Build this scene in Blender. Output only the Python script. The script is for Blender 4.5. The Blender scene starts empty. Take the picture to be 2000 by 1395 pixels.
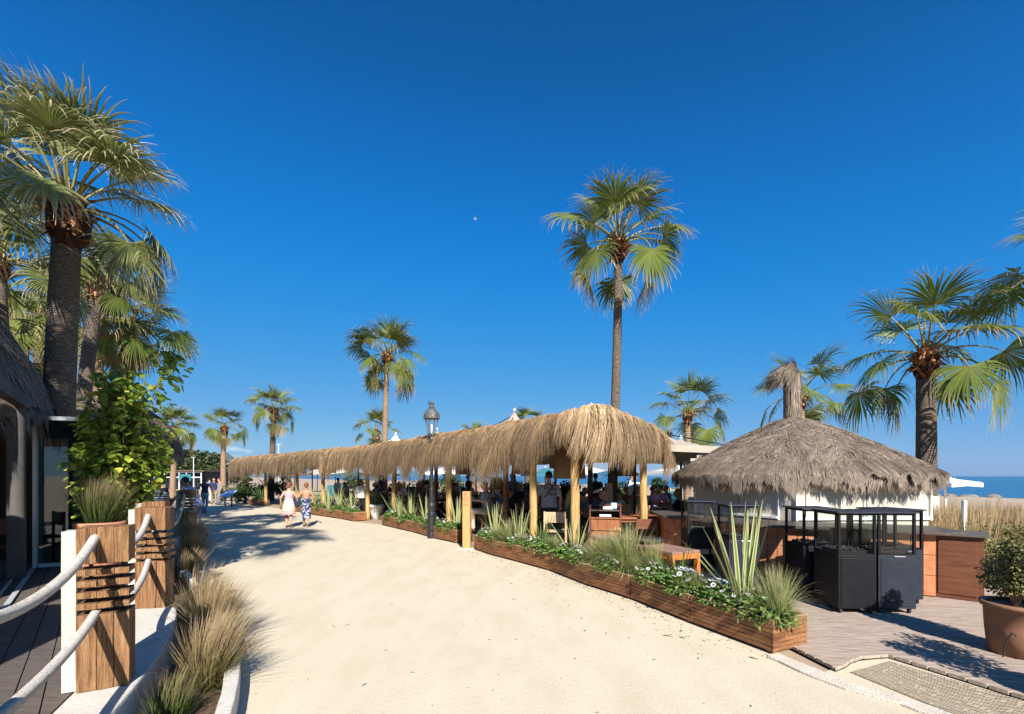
import bpy, bmesh, math, random
import numpy as np
from mathutils import Vector, Matrix, noise

# ---------------------------------------------------------------- camera, sky, sun, exposure
scene = bpy.context.scene
COL = scene.collection
R = math.radians
CAM_Z, F = 1.8, 900.0
cam_data = bpy.data.cameras.new('camera')
cam = bpy.data.objects.new('camera', cam_data); COL.objects.link(cam)
cam_data.sensor_width = 36.0
cam_data.lens = 16.2
cam_data.shift_y = 0.1163
cam_data.clip_start = 0.05
cam_data.clip_end = 40000
cam.location = (0, 0, CAM_Z)
cam.rotation_euler = (R(90), 0, 0)
scene.camera = cam

SUN_EL = R(35)
SUN_AZ = (0.23, -0.97)                                  # horizontal direction towards the sun
_l = math.hypot(*SUN_AZ)
SUN = Vector((SUN_AZ[0]/_l*math.cos(SUN_EL), SUN_AZ[1]/_l*math.cos(SUN_EL), math.sin(SUN_EL)))
world = bpy.data.worlds.new("World"); scene.world = world
world.use_nodes = True
wn = world.node_tree; wn.nodes.clear()
w_out = wn.nodes.new('ShaderNodeOutputWorld')
w_bg = wn.nodes.new('ShaderNodeBackground'); w_bg.inputs['Strength'].default_value = 0.1
w_sky = wn.nodes.new('ShaderNodeTexSky'); w_sky.sky_type = 'NISHITA'
w_sky.sun_disc = False
w_sky.sun_elevation = SUN_EL
w_sky.sun_rotation = math.atan2(SUN.x, SUN.y)
w_sky.altitude = 0; w_sky.air_density = 1.0; w_sky.dust_density = 0.3; w_sky.ozone_density = 3.5
# per channel response: the deep polarised blue of the photograph
w_sep = wn.nodes.new('ShaderNodeSeparateColor'); w_hsv = wn.nodes.new('ShaderNodeCombineColor')
wn.links.new(w_sky.outputs[0], w_sep.inputs[0])
for i_, pts_ in enumerate((((0,0),(.064,.0005),(.084,.001),(.121,.003),(.223,.024),(.362,.06),(.796,.15),(1,.17)),
                         ((0,.02),(.116,.046),(.153,.072),(.216,.108),(.385,.160),(.581,.200),(.797,.252),(1,.28)),
                         ((0,.08),(.229,.165),(.295,.25),(.40,.33),(.635,.372),(.813,.386),(1,.39)))):
    a_ = wn.nodes.new('ShaderNodeMath'); a_.operation = 'MULTIPLY'; a_.inputs[1].default_value = 0.1
    b_ = wn.nodes.new('ShaderNodeFloatCurve'); cv_ = b_.mapping.curves[0]
    for q_, (x_, y_) in enumerate(pts_):
        if q_ < 2: cv_.points[q_].location = (x_, y_)
        else: cv_.points.new(x_, y_)
    b_.mapping.update()
    c_ = wn.nodes.new('ShaderNodeMath'); c_.operation = 'MULTIPLY'; c_.inputs[1].default_value = 10
    wn.links.new(w_sep.outputs[i_], a_.inputs[0]); wn.links.new(a_.outputs[0], b_.inputs['Value'])
    wn.links.new(b_.outputs[0], c_.inputs[0]); wn.links.new(c_.outputs[0], w_hsv.inputs[i_])
wn.links.new(w_hsv.outputs[0], w_bg.inputs['Color'])
wn.links.new(w_bg.outputs[0], w_out.inputs['Surface'])

sun_data = bpy.data.lights.new('sun', 'SUN')
sun_data.energy = 4.6; sun_data.angle = R(0.5); sun_data.color = (1.0, 0.94, 0.86)
sun = bpy.data.objects.new('sun', sun_data); COL.objects.link(sun)
sun.rotation_euler = (-SUN).to_track_quat('-Z', 'Y').to_euler()
sun.location = (6, -20, 20)

scene.view_settings.view_transform = 'Standard'
scene.view_settings.look = 'None'
scene.view_settings.gamma = 1.0
scene.view_settings.exposure = 1.05
scene.render.engine = 'CYCLES'
scene.cycles.max_bounces = 6
scene.cycles.transparent_max_bounces = 48
scene.cycles.caustics_reflective = False
scene.cycles.caustics_refractive = False

# ---------------------------------------------------------------- helpers
def P(x, y, z=0.0):
    """ground point (height z) that the photograph shows at pixel x, y"""
    Y = F*(CAM_Z-z)/(y-930.0)
    return ((x-1000.0)/F*Y, Y, z)
def W(x, Y, z=0.0):
    return ((x-1000.0)/F*Y, Y, z)
def nz(x, y=0.0, z=0.0):
    return noise.noise(Vector((x, y, z)))
def V3(*a): return np.array(a, float)

class MB:
    """collects shapes and links them as one mesh"""
    def __init__(s):
        s.V=[]; s.L=[]; s.S=[]; s.M=[]; s.A=[]; s.n=0
    def add(s, V, Fc, mi=0, A=None):
        V = np.asarray(V, float).reshape(-1, 3)
        if isinstance(Fc, np.ndarray):
            s.L.append((Fc+s.n).ravel()); s.S.append(np.full(len(Fc), Fc.shape[1], int)); k=len(Fc)
        else:
            s.L.append(np.array([i for f in Fc for i in f], int)+s.n); s.S.append(np.array([len(f) for f in Fc], int)); k=len(Fc)
        s.M.append(np.full(k, mi, int))
        s.A.append(np.zeros((len(V), 3)) if A is None else np.asarray(A, float).reshape(-1, 3))
        s.V.append(V); s.n += len(V)
    def box(s, c, size, rz=0.0, M=None, mi=0, A=None):
        c = np.array(c, float); h = np.array(size, float)/2
        v = np.array([[x,y,z] for z in (-1,1) for y in (-1,1) for x in (-1,1)], float)*h
        if M is None:
            ca, sa = math.cos(rz), math.sin(rz)
            M = np.array([[ca,-sa,0],[sa,ca,0],[0,0,1]])
        v = v@np.array(M).T + c
        s.add(v, np.array([[0,2,3,1],[4,5,7,6],[0,1,5,4],[2,6,7,3],[0,4,6,2],[1,3,7,5]]), mi, None if A is None else np.tile(A,(8,1)))
    def bar(s, a, b, w, h, mi=0, up=(0,0,1)):
        a=np.array(a,float); b=np.array(b,float); d=b-a; L=np.linalg.norm(d); d/=L
        u=np.array(up,float)
        if abs(d@u)>.98: u=np.array([1.,0,0])
        x=np.cross(d,u); x/=np.linalg.norm(x); u=np.cross(x,d)
        s.box((a+b)/2,(w,L,h),M=np.stack([x,d,u],1),mi=mi)
    def tube(s, pts, rad, n=10, cap=True, mi=0, ry=None, lobes=0, twist=0.0, A=None, jit=0.0):
        pts = np.array(pts, float); K=len(pts)
        rad = np.full(K, rad, float) if np.isscalar(rad) else np.array(rad, float)
        T = np.gradient(pts, axis=0); T /= np.linalg.norm(T, axis=1)[:,None]+1e-12
        ref = np.array([0,0,1.]) if abs(T[0][2])<.9 else np.array([0,1.,0])
        if abs(T[0][2])>=.9: ref=np.array([0,1.,0])
        u = np.cross(ref, T[0]); u/=np.linalg.norm(u)
        V=[]; ang=np.arange(n)*2*np.pi/n; acc=0.0
        for k in range(K):
            u = u - (u@T[k])*T[k]; u/=np.linalg.norm(u); w=np.cross(T[k],u)
            if k: acc += twist*np.linalg.norm(pts[k]-pts[k-1])
            rr = rad[k]*(1+ (0.34*np.abs(np.cos(lobes*ang/2)) -.17 if lobes else 0)) * (1+ (jit*np.array([nz(7*k, 3*j) for j in range(n)]) if jit else 0))
            a2 = ang+acc
            ky = 1.0 if ry is None else ry
            V.append(pts[k]+ (np.cos(a2)*rr)[:,None]*u + (np.sin(a2)*rr*ky)[:,None]*w)
        V=np.array(V).reshape(-1,3)
        i=np.arange(K-1)[:,None]*n; j=np.arange(n)[None,:]; jn=(j+1)%n
        Fq=np.stack([i+j,i+jn,i+n+jn,i+n+j],-1).reshape(-1,4)
        AA=None
        if A is not None: AA=np.repeat(np.asarray(A,float),n,axis=0)
        s.add(V,Fq,mi,AA)
        if cap:
            base=s.n-len(V)
            s.L.append(np.arange(n)[::-1]+base); s.S.append(np.array([n])); s.M.append(np.array([mi]))
            s.L.append(np.arange(n)+base+(K-1)*n); s.S.append(np.array([n])); s.M.append(np.array([mi]))
    def lathe(s, prof, n=24, c=(0,0,0), mi=0, sx=1.0, sy=1.0, cap=True, wob=None):
        K=len(prof); ang=np.arange(n)*2*np.pi/n; V=[]
        for k,(r,z) in enumerate(prof):
            rr=np.full(n,r,float)
            if wob: rr=rr*(1+np.array([wob*nz(math.cos(a)*2+k*.7,math.sin(a)*2,k*.5) for a in ang]))
            V.append(np.stack([c[0]+np.cos(ang)*rr*sx, c[1]+np.sin(ang)*rr*sy, np.full(n,c[2]+z)],-1))
        V=np.array(V).reshape(-1,3)
        i=np.arange(K-1)[:,None]*n; j=np.arange(n)[None,:]; jn=(j+1)%n
        s.add(V,np.stack([i+j,i+jn,i+n+jn,i+n+j],-1).reshape(-1,4),mi)
        if cap:
            base=s.n-len(V)
            if prof[0][0]>1e-4: s.L.append(np.arange(n)[::-1]+base); s.S.append(np.array([n])); s.M.append(np.array([mi]))
            if prof[-1][0]>1e-4: s.L.append(np.arange(n)+base+(K-1)*n); s.S.append(np.array([n])); s.M.append(np.array([mi]))
    def ball(s, c, r, n=12, m=8, mi=0):
        r3=(r,r,r) if np.isscalar(r) else r
        prof=[(math.sin(math.pi*k/m), -math.cos(math.pi*k/m)) for k in range(m+1)]
        prof[0]=(1e-5,-1); prof[-1]=(1e-5,1)
        b=MB(); b.lathe(prof,n,cap=False); V=b.V[0]*np.array(r3)+np.array(c,float)
        s.add(V,b.L[0].reshape(-1,4),mi)
    def prism(s, poly, z0, z1, mi=0):
        n=len(poly); V=[(x,y,z0) for x,y in poly]+[(x,y,z1) for x,y in poly]
        a=sum(poly[i][0]*poly[(i+1)%n][1]-poly[(i+1)%n][0]*poly[i][1] for i in range(n))
        fs=[[i,(i+1)%n,n+(i+1)%n,n+i] for i in range(n)]+[list(range(n,2*n)),list(range(n))[::-1]]
        if a<0: fs=[f[::-1] for f in fs]
        s.add(V,fs,mi)
    def strips(s, Pc, Wd, side, mi=0, t=None, r=None, ridge=0.0, nrm=None, q=None):
        """Pc (N,K,3) centre lines, Wd (N,K) half widths, side (N,3)|(N,K,3)"""
        N,K,_=Pc.shape
        if side.ndim==2: side=np.repeat(side[:,None,:],K,1)
        if t is None: t=np.linspace(0,1,K)[None,:].repeat(N,0)
        if r is None: r=np.random.rand(N)
        rr=np.repeat(r[:,None],K,1); qq=np.zeros((N,K)) if q is None else np.repeat(q[:,None],K,1)
        if ridge:
            cols=[Pc-side*Wd[...,None], Pc+nrm*(Wd*ridge)[...,None], Pc+side*Wd[...,None]]
            Vv=np.stack(cols,2); C=3
            A=np.stack([np.stack([t,rr,np.full_like(t,e)+qq],-1) for e in (1,0,1)],2)
        else:
            Vv=np.stack([Pc-side*Wd[...,None],Pc+side*Wd[...,None]],2); C=2
            A=np.stack([np.stack([t,rr,qq],-1)]*2,2)
        idx=np.arange(N*K*C).reshape(N,K,C)
        fs=[np.stack([idx[:,:-1,c],idx[:,:-1,c+1],idx[:,1:,c+1],idx[:,1:,c]],-1).reshape(-1,4) for c in range(C-1)]
        s.add(Vv.reshape(-1,3),np.concatenate(fs),mi,A.reshape(-1,3))
    def mesh(s, name, smooth=False):
        me=bpy.data.meshes.new(name)
        V=np.concatenate(s.V); L=np.concatenate(s.L); S=np.concatenate(s.S); M=np.concatenate(s.M); A=np.concatenate(s.A)
        me.vertices.add(len(V)); me.vertices.foreach_set('co',V.astype(np.float32).ravel())
        me.loops.add(len(L)); me.loops.foreach_set('vertex_index',L.astype(np.int32))
        me.polygons.add(len(S))
        st=np.concatenate([[0],np.cumsum(S)[:-1]])
        me.polygons.foreach_set('loop_start',st.astype(np.int32))
        me.polygons.foreach_set('loop_total',S.astype(np.int32))
        me.update(calc_edges=True)
        me.polygons.foreach_set('material_index',M.astype(np.int32))
        me.polygons.foreach_set('use_smooth',np.full(len(S),smooth))
        at=me.attributes.new('tr','FLOAT_VECTOR','POINT'); at.data.foreach_set('vector',A.astype(np.float32).ravel())
        me.validate(); me.update()
        return me
    def obj(s, name, m, parent=None, smooth=False, bevel=0.0, loc=None, rz=0.0):
        me=s.mesh(name,smooth)
        for x in (m if isinstance(m,(list,tuple)) else [m]): me.materials.append(x)
        o=bpy.data.objects.new(name,me); COL.objects.link(o)
        if parent is not None: o.parent=parent
        if loc is not None: o.location=loc
        if rz: o.rotation_euler[2]=rz
        if bevel:
            b=o.modifiers.new('bevel','BEVEL'); b.width=bevel; b.segments=2; b.limit_method='ANGLE'; b.angle_limit=R(40)
        return o

def tag(o, label=None, cat=None, group=None, kind=None):
    if label: o['label']=label
    if cat: o['category']=cat
    if group: o['group']=group
    if kind: o['kind']=kind
    return o
def empty(name, loc=(0,0,0), rz=0.0, label=None, cat=None, group=None):
    o=bpy.data.objects.new(name,None); COL.objects.link(o); o.location=loc; o.rotation_euler[2]=rz
    o.empty_display_size=.1
    return tag(o,label,cat,group)
def mesh_obj(name, me, parent=None, loc=(0,0,0), rot=(0,0,0), sc=(1,1,1)):
    o=bpy.data.objects.new(name,me); COL.objects.link(o); o.parent=parent
    o.location=loc; o.rotation_euler=rot; o.scale=sc if not np.isscalar(sc) else (sc,sc,sc)
    return o
def copy_tree(o, parent=None):
    c=o.copy(); COL.objects.link(c); c.parent=parent
    for ch in list(o.children): copy_tree(ch,c)
    return c

ORD=['first','second','third','fourth','fifth','sixth','seventh','eighth','ninth','tenth','eleventh','twelfth','thirteenth','fourteenth','fifteenth','sixteenth']

# ---------------------------------------------------------------- materials
def mat(name, cols, scale=6.0, rough=.8, bump=0.0, bscale=None, stretch=(1,1,1), detail=6, metal=0.0, spec=.3,
        wave=None, coat=0.0, spots=None, attr=None, transl=0.0, alpha=None):
    """cols: two or more (pos, rgb) or rgb; noise driven.  attr: 't'|'r' drives the ramp from the strand attribute"""
    m=bpy.data.materials.new(name); m.use_nodes=True; nt=m.node_tree; nd=nt.nodes; lk=nt.links
    b=nd['Principled BSDF']; out=nd['Material Output']
    b.inputs['Roughness'].default_value=rough; b.inputs['Metallic'].default_value=metal
    b.inputs['Specular IOR Level'].default_value=spec
    if coat: b.inputs['Coat Weight'].default_value=coat; b.inputs['Coat Roughness'].default_value=.15
    tc=nd.new('ShaderNodeTexCoord'); mp=nd.new('ShaderNodeMapping'); mp.inputs['Scale'].default_value=stretch
    lk.new(tc.outputs['Object'],mp.inputs[0])
    nn=nd.new('ShaderNodeTexNoise'); nn.inputs['Scale'].default_value=scale; nn.inputs['Detail'].default_value=detail
    nn.inputs['Roughness'].default_value=.6
    lk.new(mp.outputs[0],nn.inputs['Vector'])
    rp=nd.new('ShaderNodeValToRGB'); el=rp.color_ramp.elements
    cols=[c if len(c)==2 else (None,c) for c in cols]
    n=len(cols)
    for i,(p,c) in enumerate(cols):
        if p is None: p=(.5 if n==1 else (.3+.4*i/(n-1) if attr is None else i/(n-1)))
        if i<2: e=el[i]; e.position=p
        else: e=el.new(p)
        e.color=(*c,1)
    if n==1: el[1].color=(*cols[0][1],1)
    col=rp.outputs[0]
    if attr:
        at=nd.new('ShaderNodeAttribute'); at.attribute_name='tr'; sp=nd.new('ShaderNodeSeparateXYZ')
        lk.new(at.outputs['Vector'],sp.inputs[0])
        lk.new(sp.outputs[{'t':0,'r':1,'e':2}[attr]],rp.inputs[0])
        # per strand brightness
        mr=nd.new('ShaderNodeMapRange'); mr.inputs[3].default_value=.48; mr.inputs[4].default_value=1.38
        lk.new(sp.outputs[1],mr.inputs[0])
        mx=nd.new('ShaderNodeVectorMath'); mx.operation='SCALE'
        lk.new(col,mx.inputs[0]); lk.new(mr.outputs[0],mx.inputs['Scale']); col=mx.outputs[0]
    else:
        lk.new(nn.outputs['Fac'],rp.inputs[0])
    if spots:
        sc,th,sc_col=spots
        n2=nd.new('ShaderNodeTexNoise'); n2.inputs['Scale'].default_value=sc; n2.inputs['Detail'].default_value=4
        lk.new(mp.outputs[0],n2.inputs['Vector'])
        r2=nd.new('ShaderNodeMapRange'); r2.inputs[1].default_value=th; r2.inputs[2].default_value=th+.1
        lk.new(n2.outputs['Fac'],r2.inputs[0])
        m2=nd.new('ShaderNodeMix'); m2.data_type='RGBA'
        lk.new(r2.outputs[0],m2.inputs['Factor']); lk.new(col,m2.inputs['A']); m2.inputs['B'].default_value=(*sc_col,1)
        col=m2.outputs['Result']
    lk.new(col,b.inputs['Base Color'])
    h=None
    if wave:
        wsc,axis,dist,amt=wave
        wv=nd.new('ShaderNodeTexWave'); wv.inputs['Scale'].default_value=wsc; wv.bands_direction=axis
        wv.inputs['Distortion'].default_value=dist; wv.inputs['Detail'].default_value=3; wv.inputs['Detail Scale'].default_value=2
        lk.new(tc.outputs['Object'],wv.inputs['Vector'])
        m3=nd.new('ShaderNodeMix'); m3.data_type='RGBA'; m3.blend_type='MULTIPLY'; m3.inputs['Factor'].default_value=amt
        lk.new(col,m3.inputs['A']); lk.new(wv.outputs['Color'],m3.inputs['B']); lk.new(m3.outputs['Result'],b.inputs['Base Color'])
        h=wv.outputs['Fac']
    if bump:
        bn=nd.new('ShaderNodeTexNoise'); bn.inputs['Scale'].default_value=bscale or scale*4; bn.inputs['Detail'].default_value=8
        lk.new(mp.outputs[0],bn.inputs['Vector'])
        bp=nd.new('ShaderNodeBump'); bp.inputs['Strength'].default_value=min(1,bump); bp.inputs['Distance'].default_value=.02
        hh=bn.outputs['Fac']
        if h is not None:
            ad=nd.new('ShaderNodeMath'); ad.operation='ADD'; lk.new(h,ad.inputs[0]); lk.new(hh,ad.inputs[1]); hh=ad.outputs[0]
        lk.new(hh,bp.inputs['Height']); lk.new(bp.outputs[0],b.inputs['Normal'])
    if transl:
        tl=nd.new('ShaderNodeBsdfTranslucent'); ms=nd.new('ShaderNodeMixShader'); ms.inputs[0].default_value=transl
        lk.new(b.inputs['Base Color'].links[0].from_socket,tl.inputs[0])
        lk.new(b.outputs[0],ms.inputs[1]); lk.new(tl.outputs[0],ms.inputs[2]); lk.new(ms.outputs[0],out.inputs[0])
    if alpha is not None:
        tr=nd.new('ShaderNodeBsdfTransparent'); tr.inputs[0].default_value=(*alpha[1],1)
        gl=nd.new('ShaderNodeBsdfGlossy'); gl.inputs['Roughness'].default_value=.02
        fr=nd.new('ShaderNodeFresnel'); fr.inputs[0].default_value=1.5
        ad=nd.new('ShaderNodeMath'); ad.operation='MULTIPLY_ADD'; ad.inputs[1].default_value=1.0; ad.inputs[2].default_value=alpha[0]
        lk.new(fr.outputs[0],ad.inputs[0])
        ge=nd.new('ShaderNodeNewGeometry'); iv=nd.new('ShaderNodeMath'); iv.operation='SUBTRACT'; iv.inputs[0].default_value=1.0; lk.new(ge.outputs['Backfacing'],iv.inputs[1])
        mu=nd.new('ShaderNodeMath'); mu.operation='MULTIPLY'; lk.new(iv.outputs[0],mu.inputs[0]); lk.new(ad.outputs[0],mu.inputs[1])
        ms=nd.new('ShaderNodeMixShader'); lk.new(mu.outputs[0],ms.inputs[0])
        lk.new(tr.outputs[0],ms.inputs[1]); lk.new(gl.outputs[0],ms.inputs[2]); lk.new(ms.outputs[0],out.inputs[0])
    return m

M={}
M['sand_path']=mat('compacted_sand',[(.25,(.50,.42,.295)),(.5,(.55,.48,.355)),(.75,(.58,.52,.395))],scale=1.3,rough=.95,bump=.22,bscale=28,detail=14,stretch=(1.9,.75,1),spots=(60,.72,(.47,.385,.28)))
M['beach']=mat('beach_sand',[(.34,.26,.18),(.44,.35,.25)],scale=.4,rough=1,bump=.4,bscale=3)
M['soil']=mat('bark_soil',[(.05,.032,.02),(.17,.115,.07)],scale=25,rough=1,bump=1,bscale=60)
M['deck']=mat('weathered_decking',[(.3,(.20,.145,.115)),(.55,(.30,.23,.19)),(.75,(.38,.31,.26))],scale=5,rough=.8,bump=.3,bscale=30,stretch=(1,10,1))
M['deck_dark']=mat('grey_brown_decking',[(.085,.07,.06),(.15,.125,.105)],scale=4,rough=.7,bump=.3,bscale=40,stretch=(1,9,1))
M['terrace']=mat('terrace_paving',[(.27,.215,.16),(.36,.29,.22)],scale=3,rough=.9,bump=.2)
M['concrete']=mat('pale_concrete',[(.50,.44,.35),(.62,.56,.47)],scale=7,rough=.95,bump=.5,bscale=60,spots=(2.2,.6,(.62,.57,.48)))
M['mat_rubber']=mat('sandy_rubber_mat',[(.36,.29,.21),(.50,.41,.29)],scale=9,rough=.95,bump=.4)
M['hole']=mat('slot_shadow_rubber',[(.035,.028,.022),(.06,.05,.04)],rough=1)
M['whitewash']=mat('white_render',[(.48,.45,.40),(.60,.565,.50)],scale=3,rough=.9,bump=.3,bscale=40,spots=(3,.6,(.36,.32,.27)))
M['cream_wall']=mat('cream_render',[(.55,.50,.41),(.62,.575,.48)],scale=2,rough=.9,bump=.1)
M['post_wood']=mat('sleeper_oak',[(.28,(.09,.04,.018)),(.5,(.26,.135,.06)),(.72,(.38,.225,.11))],scale=7,rough=.9,bump=1,bscale=22,stretch=(6,6,.45),spots=(3.2,.62,(.10,.05,.025)))
M['white_board']=mat('white_painted_board',[(.42,.39,.33),(.54,.51,.45)],scale=6,rough=.7,bump=.4,stretch=(4,4,.5),spots=(9,.62,(.33,.27,.19)))
M['rope']=mat('pale_rope',[(.50,.46,.41),(.66,.62,.56)],scale=40,rough=.95,bump=.6,bscale=300)
M['planter']=mat('brown_stained_batten',[(.28,(.10,.04,.018)),(.5,(.235,.105,.045)),(.72,(.36,.18,.08))],scale=3,rough=.6,bump=.4,bscale=22,stretch=(1,1,9))
M['planter_light']=mat('worn_batten_edge',[(.35,.20,.11),(.52,.34,.2)],scale=5,rough=.8)
M['log']=mat('peeled_pole',[(.3,(.27,.15,.055)),(.5,(.47,.29,.11)),(.7,(.60,.40,.17))],scale=5,rough=.7,bump=.5,bscale=25,stretch=(5,5,.4))
M['teak']=mat('orange_brown_wood',[(.20,.07,.03),(.36,.14,.06)],scale=4,rough=.55,bump=.2,stretch=(5,5,.6))
M['teak_dark']=mat('red_brown_cabinet',[(.10,.035,.018),(.19,.075,.035)],scale=3,rough=.5,bump=.25,bscale=20,stretch=(1,1,8))
M['orange_leg']=mat('orange_table_leg',[(.50,.14,.03),(.62,.20,.05)],scale=5,rough=.5)
M['table_top']=mat('worn_table_top',[(.22,.12,.09),(.34,.20,.15)],scale=7,rough=.6,bump=.2,stretch=(1,6,1))
M['table_wood']=mat('dining_table_wood',[(.12,.055,.03),(.26,.13,.07)],scale=4,rough=.45,stretch=(6,1,1))
M['light_wood']=mat('pale_chair_wood',[(.42,.27,.15),(.58,.40,.25)],scale=6,rough=.7,stretch=(4,4,1))
M['bollard_wood']=mat('signpost_wood',[(.46,.22,.08),(.60,.33,.14)],scale=4,rough=.6,bump=.2,stretch=(7,7,.5))
M['engrave']=mat('engraved_dark',[(.16,.07,.03),(.2,.09,.04)],rough=.9)
M['tile']=mat('terracotta_tile',[(.3,(.38,.13,.055)),(.5,(.56,.22,.10)),(.7,(.66,.31,.17))],scale=3.5,rough=.65,bump=.3,bscale=30)
M['counter_top']=mat('dark_counter_slab',[(.055,.04,.034),(.12,.095,.08)],scale=12,rough=.45,bump=.1)
M['black_metal']=mat('black_powder_coat',[(.006,.006,.008),(.010,.011,.014)],scale=10,rough=.5,spec=.22,bump=.05,bscale=200)
M['navy_metal']=mat('charcoal_navy_panel',[(.014,.018,.027),(.022,.027,.038)],scale=5,rough=.5,spec=.3,spots=(14,.74,(.045,.05,.06)))
M['iron']=mat('cast_iron_black',[(.015,.017,.02),(.04,.042,.045)],scale=14,rough=.4,metal=.3,spec=.6,bump=.2)
M['iron_grey']=mat('weathered_grey_iron',[(.07,.075,.075),(.17,.17,.165)],scale=14,rough=.5,metal=.4,bump=.3)
M['steel']=mat('brushed_steel',[(.5,.5,.5),(.6,.6,.6)],rough=.3,metal=.9)
M['glass']=mat('clear_glass',[(.8,.8,.8)],alpha=(.0,(.965,.98,.975)))
M['door_glass']=mat('tinted_door_glass',[(.8,.8,.8)],alpha=(.09,(.34,.52,.52)))
M['lamp_glass']=mat('lantern_glass',[(.8,.8,.8)],alpha=(.06,(.93,.95,.96)))
M['alu']=mat('grey_aluminium',[(.50,.53,.53),(.58,.61,.61)],rough=.45,metal=.2)
M['col_grey']=mat('grey_painted_column',[(.075,.07,.065),(.11,.1,.09)],scale=3,rough=.8)
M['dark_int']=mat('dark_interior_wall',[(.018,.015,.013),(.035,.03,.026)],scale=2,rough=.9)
M['sail']=mat('cream_canvas',[(.38,.335,.27),(.45,.40,.33)],scale=3,rough=.85,transl=.12)
M['sail_white']=mat('white_canvas',[(.78,.78,.76),(.85,.85,.83)],scale=3,rough=.85,transl=.15)
M['terracotta']=mat('terracotta_pot',[(.36,.15,.08),(.48,.22,.13)],scale=5,rough=.8,bump=.15)
M['tan_pot']=mat('tan_plastic_pot',[(.23,.115,.065),(.28,.145,.08)],scale=3,rough=.5,bump=.05)
M['white_pot']=mat('white_plastic_pot',[(.68,.66,.62),(.76,.74,.70)],scale=3,rough=.5)
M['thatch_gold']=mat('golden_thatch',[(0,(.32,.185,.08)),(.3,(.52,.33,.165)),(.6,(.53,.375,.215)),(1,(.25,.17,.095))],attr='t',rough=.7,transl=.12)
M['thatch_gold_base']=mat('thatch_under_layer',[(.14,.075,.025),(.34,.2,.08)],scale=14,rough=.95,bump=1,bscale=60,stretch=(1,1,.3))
M['thatch_grey']=mat('grey_brown_thatch',[(0,(.11,.08,.06)),(.5,(.23,.18,.135)),(1,(.30,.24,.19))],attr='t',rough=.85,transl=.05)
M['thatch_grey_base']=mat('grey_thatch_under_layer',[(.06,.042,.03),(.16,.115,.085)],scale=18,rough=1,bump=1,bscale=60)
M['trunk']=mat('palm_trunk',[(.3,(.11,.085,.065)),(.5,(.21,.165,.125)),(.7,(.30,.245,.195))],scale=9,rough=.95,bump=1,bscale=30,stretch=(1,1,6),wave=(7.5,'Z',9.0,.4))
M['trunk_tan']=mat('tan_palm_trunk',[(.3,(.25,.155,.09)),(.7,(.46,.32,.21))],scale=7,rough=.95,bump=1,bscale=30,stretch=(1,1,5),wave=(4,'Z',4.0,.3))
M['boots']=mat('palm_leaf_bases',[(0,(.09,.03,.012)),(.4,(.26,.09,.035)),(1,(.34,.20,.10))],attr='t',rough=.9)
M['frond']=mat('fan_frond',[(0,(.20,.23,.035)),(.4,(.13,.18,.03)),(.65,(.17,.20,.045)),(.82,(.33,.28,.11)),(1,(.50,.39,.21))],attr='t',rough=.42,transl=.34,spec=.4)
M['frond_pale']=mat('silvery_fan_frond',[(0,(.21,.24,.06)),(.4,(.18,.21,.06)),(.62,(.29,.30,.12)),(.8,(.46,.42,.23)),(1,(.56,.48,.31))],attr='t',rough=.45,transl=.3,spec=.4)
M['frond_dry']=mat('drying_frond',[(0,(.20,.18,.05)),(.4,(.22,.20,.07)),(.7,(.33,.24,.10)),(1,(.42,.29,.15))],attr='t',rough=.6,transl=.25)
M['petiole']=mat('petiole',[(.16,.16,.04),(.24,.2,.07)],rough=.5)
M['phormium']=mat('striped_flax_leaf',[(0,(.15,.21,.06)),(.4,(.20,.26,.08)),(.6,(.46,.47,.22)),(1,(.60,.58,.33))],attr='e',rough=.5,transl=.2)
M['flaxgreen']=mat('green_sword_leaf',[(0,(.06,.12,.03)),(1,(.13,.2,.06))],attr='e',rough=.5,transl=.2)
M['feather']=mat('feather_grass',[(0,(.13,.18,.04)),(.5,(.27,.31,.10)),(1,(.46,.43,.22))],attr='t',rough=.6,transl=.3)
M['tuft']=mat('tussock_grass',[(0,(.06,.065,.02)),(.4,(.17,.15,.05)),(.75,(.36,.26,.13)),(1,(.50,.38,.24))],attr='t',rough=.7,transl=.25)
M['tuft_green']=mat('potted_grass',[(0,(.03,.06,.015)),(.5,(.10,.14,.03)),(.85,(.24,.2,.09)),(1,(.36,.24,.15))],attr='t',rough=.7,transl=.25)
M['dry_grass']=mat('dry_reed_grass',[(0,(.08,.12,.03)),(.45,(.17,.18,.06)),(.75,(.36,.26,.12)),(1,(.46,.33,.19))],attr='t',rough=.7,transl=.2)
M['leaf_bright']=mat('bright_round_leaf',[(0,(.11,.19,.03)),(.5,(.24,.34,.045)),(.85,(.40,.47,.07)),(1,(.56,.50,.08))],attr='e',rough=.45,transl=.4)
M['leaf_mound']=mat('ground_cover_leaf',[(0,(.08,.17,.03)),(.6,(.17,.28,.06)),(1,(.30,.40,.15))],attr='e',rough=.5,transl=.3)
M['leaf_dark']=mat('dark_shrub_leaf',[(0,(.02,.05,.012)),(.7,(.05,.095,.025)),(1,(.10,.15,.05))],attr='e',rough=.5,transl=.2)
M['leaf_olive']=mat('olive_shrub_leaf',[(0,(.09,.11,.03)),(.6,(.20,.20,.07)),(1,(.34,.29,.14))],attr='e',rough=.6,transl=.2)
M['leaf_far']=mat('far_tree_leaf',[(0,(.035,.06,.02)),(.6,(.08,.11,.035)),(1,(.16,.17,.06))],attr='e',rough=.6,transl=.2)
M['petal']=mat('white_petal',[(.82,.82,.82),(.88,.88,.9)],rough=.6,transl=.2)
M['daisy_eye']=mat('flower_eye',[(.04,.03,.12),(.10,.06,.2)],rough=.7)
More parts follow.
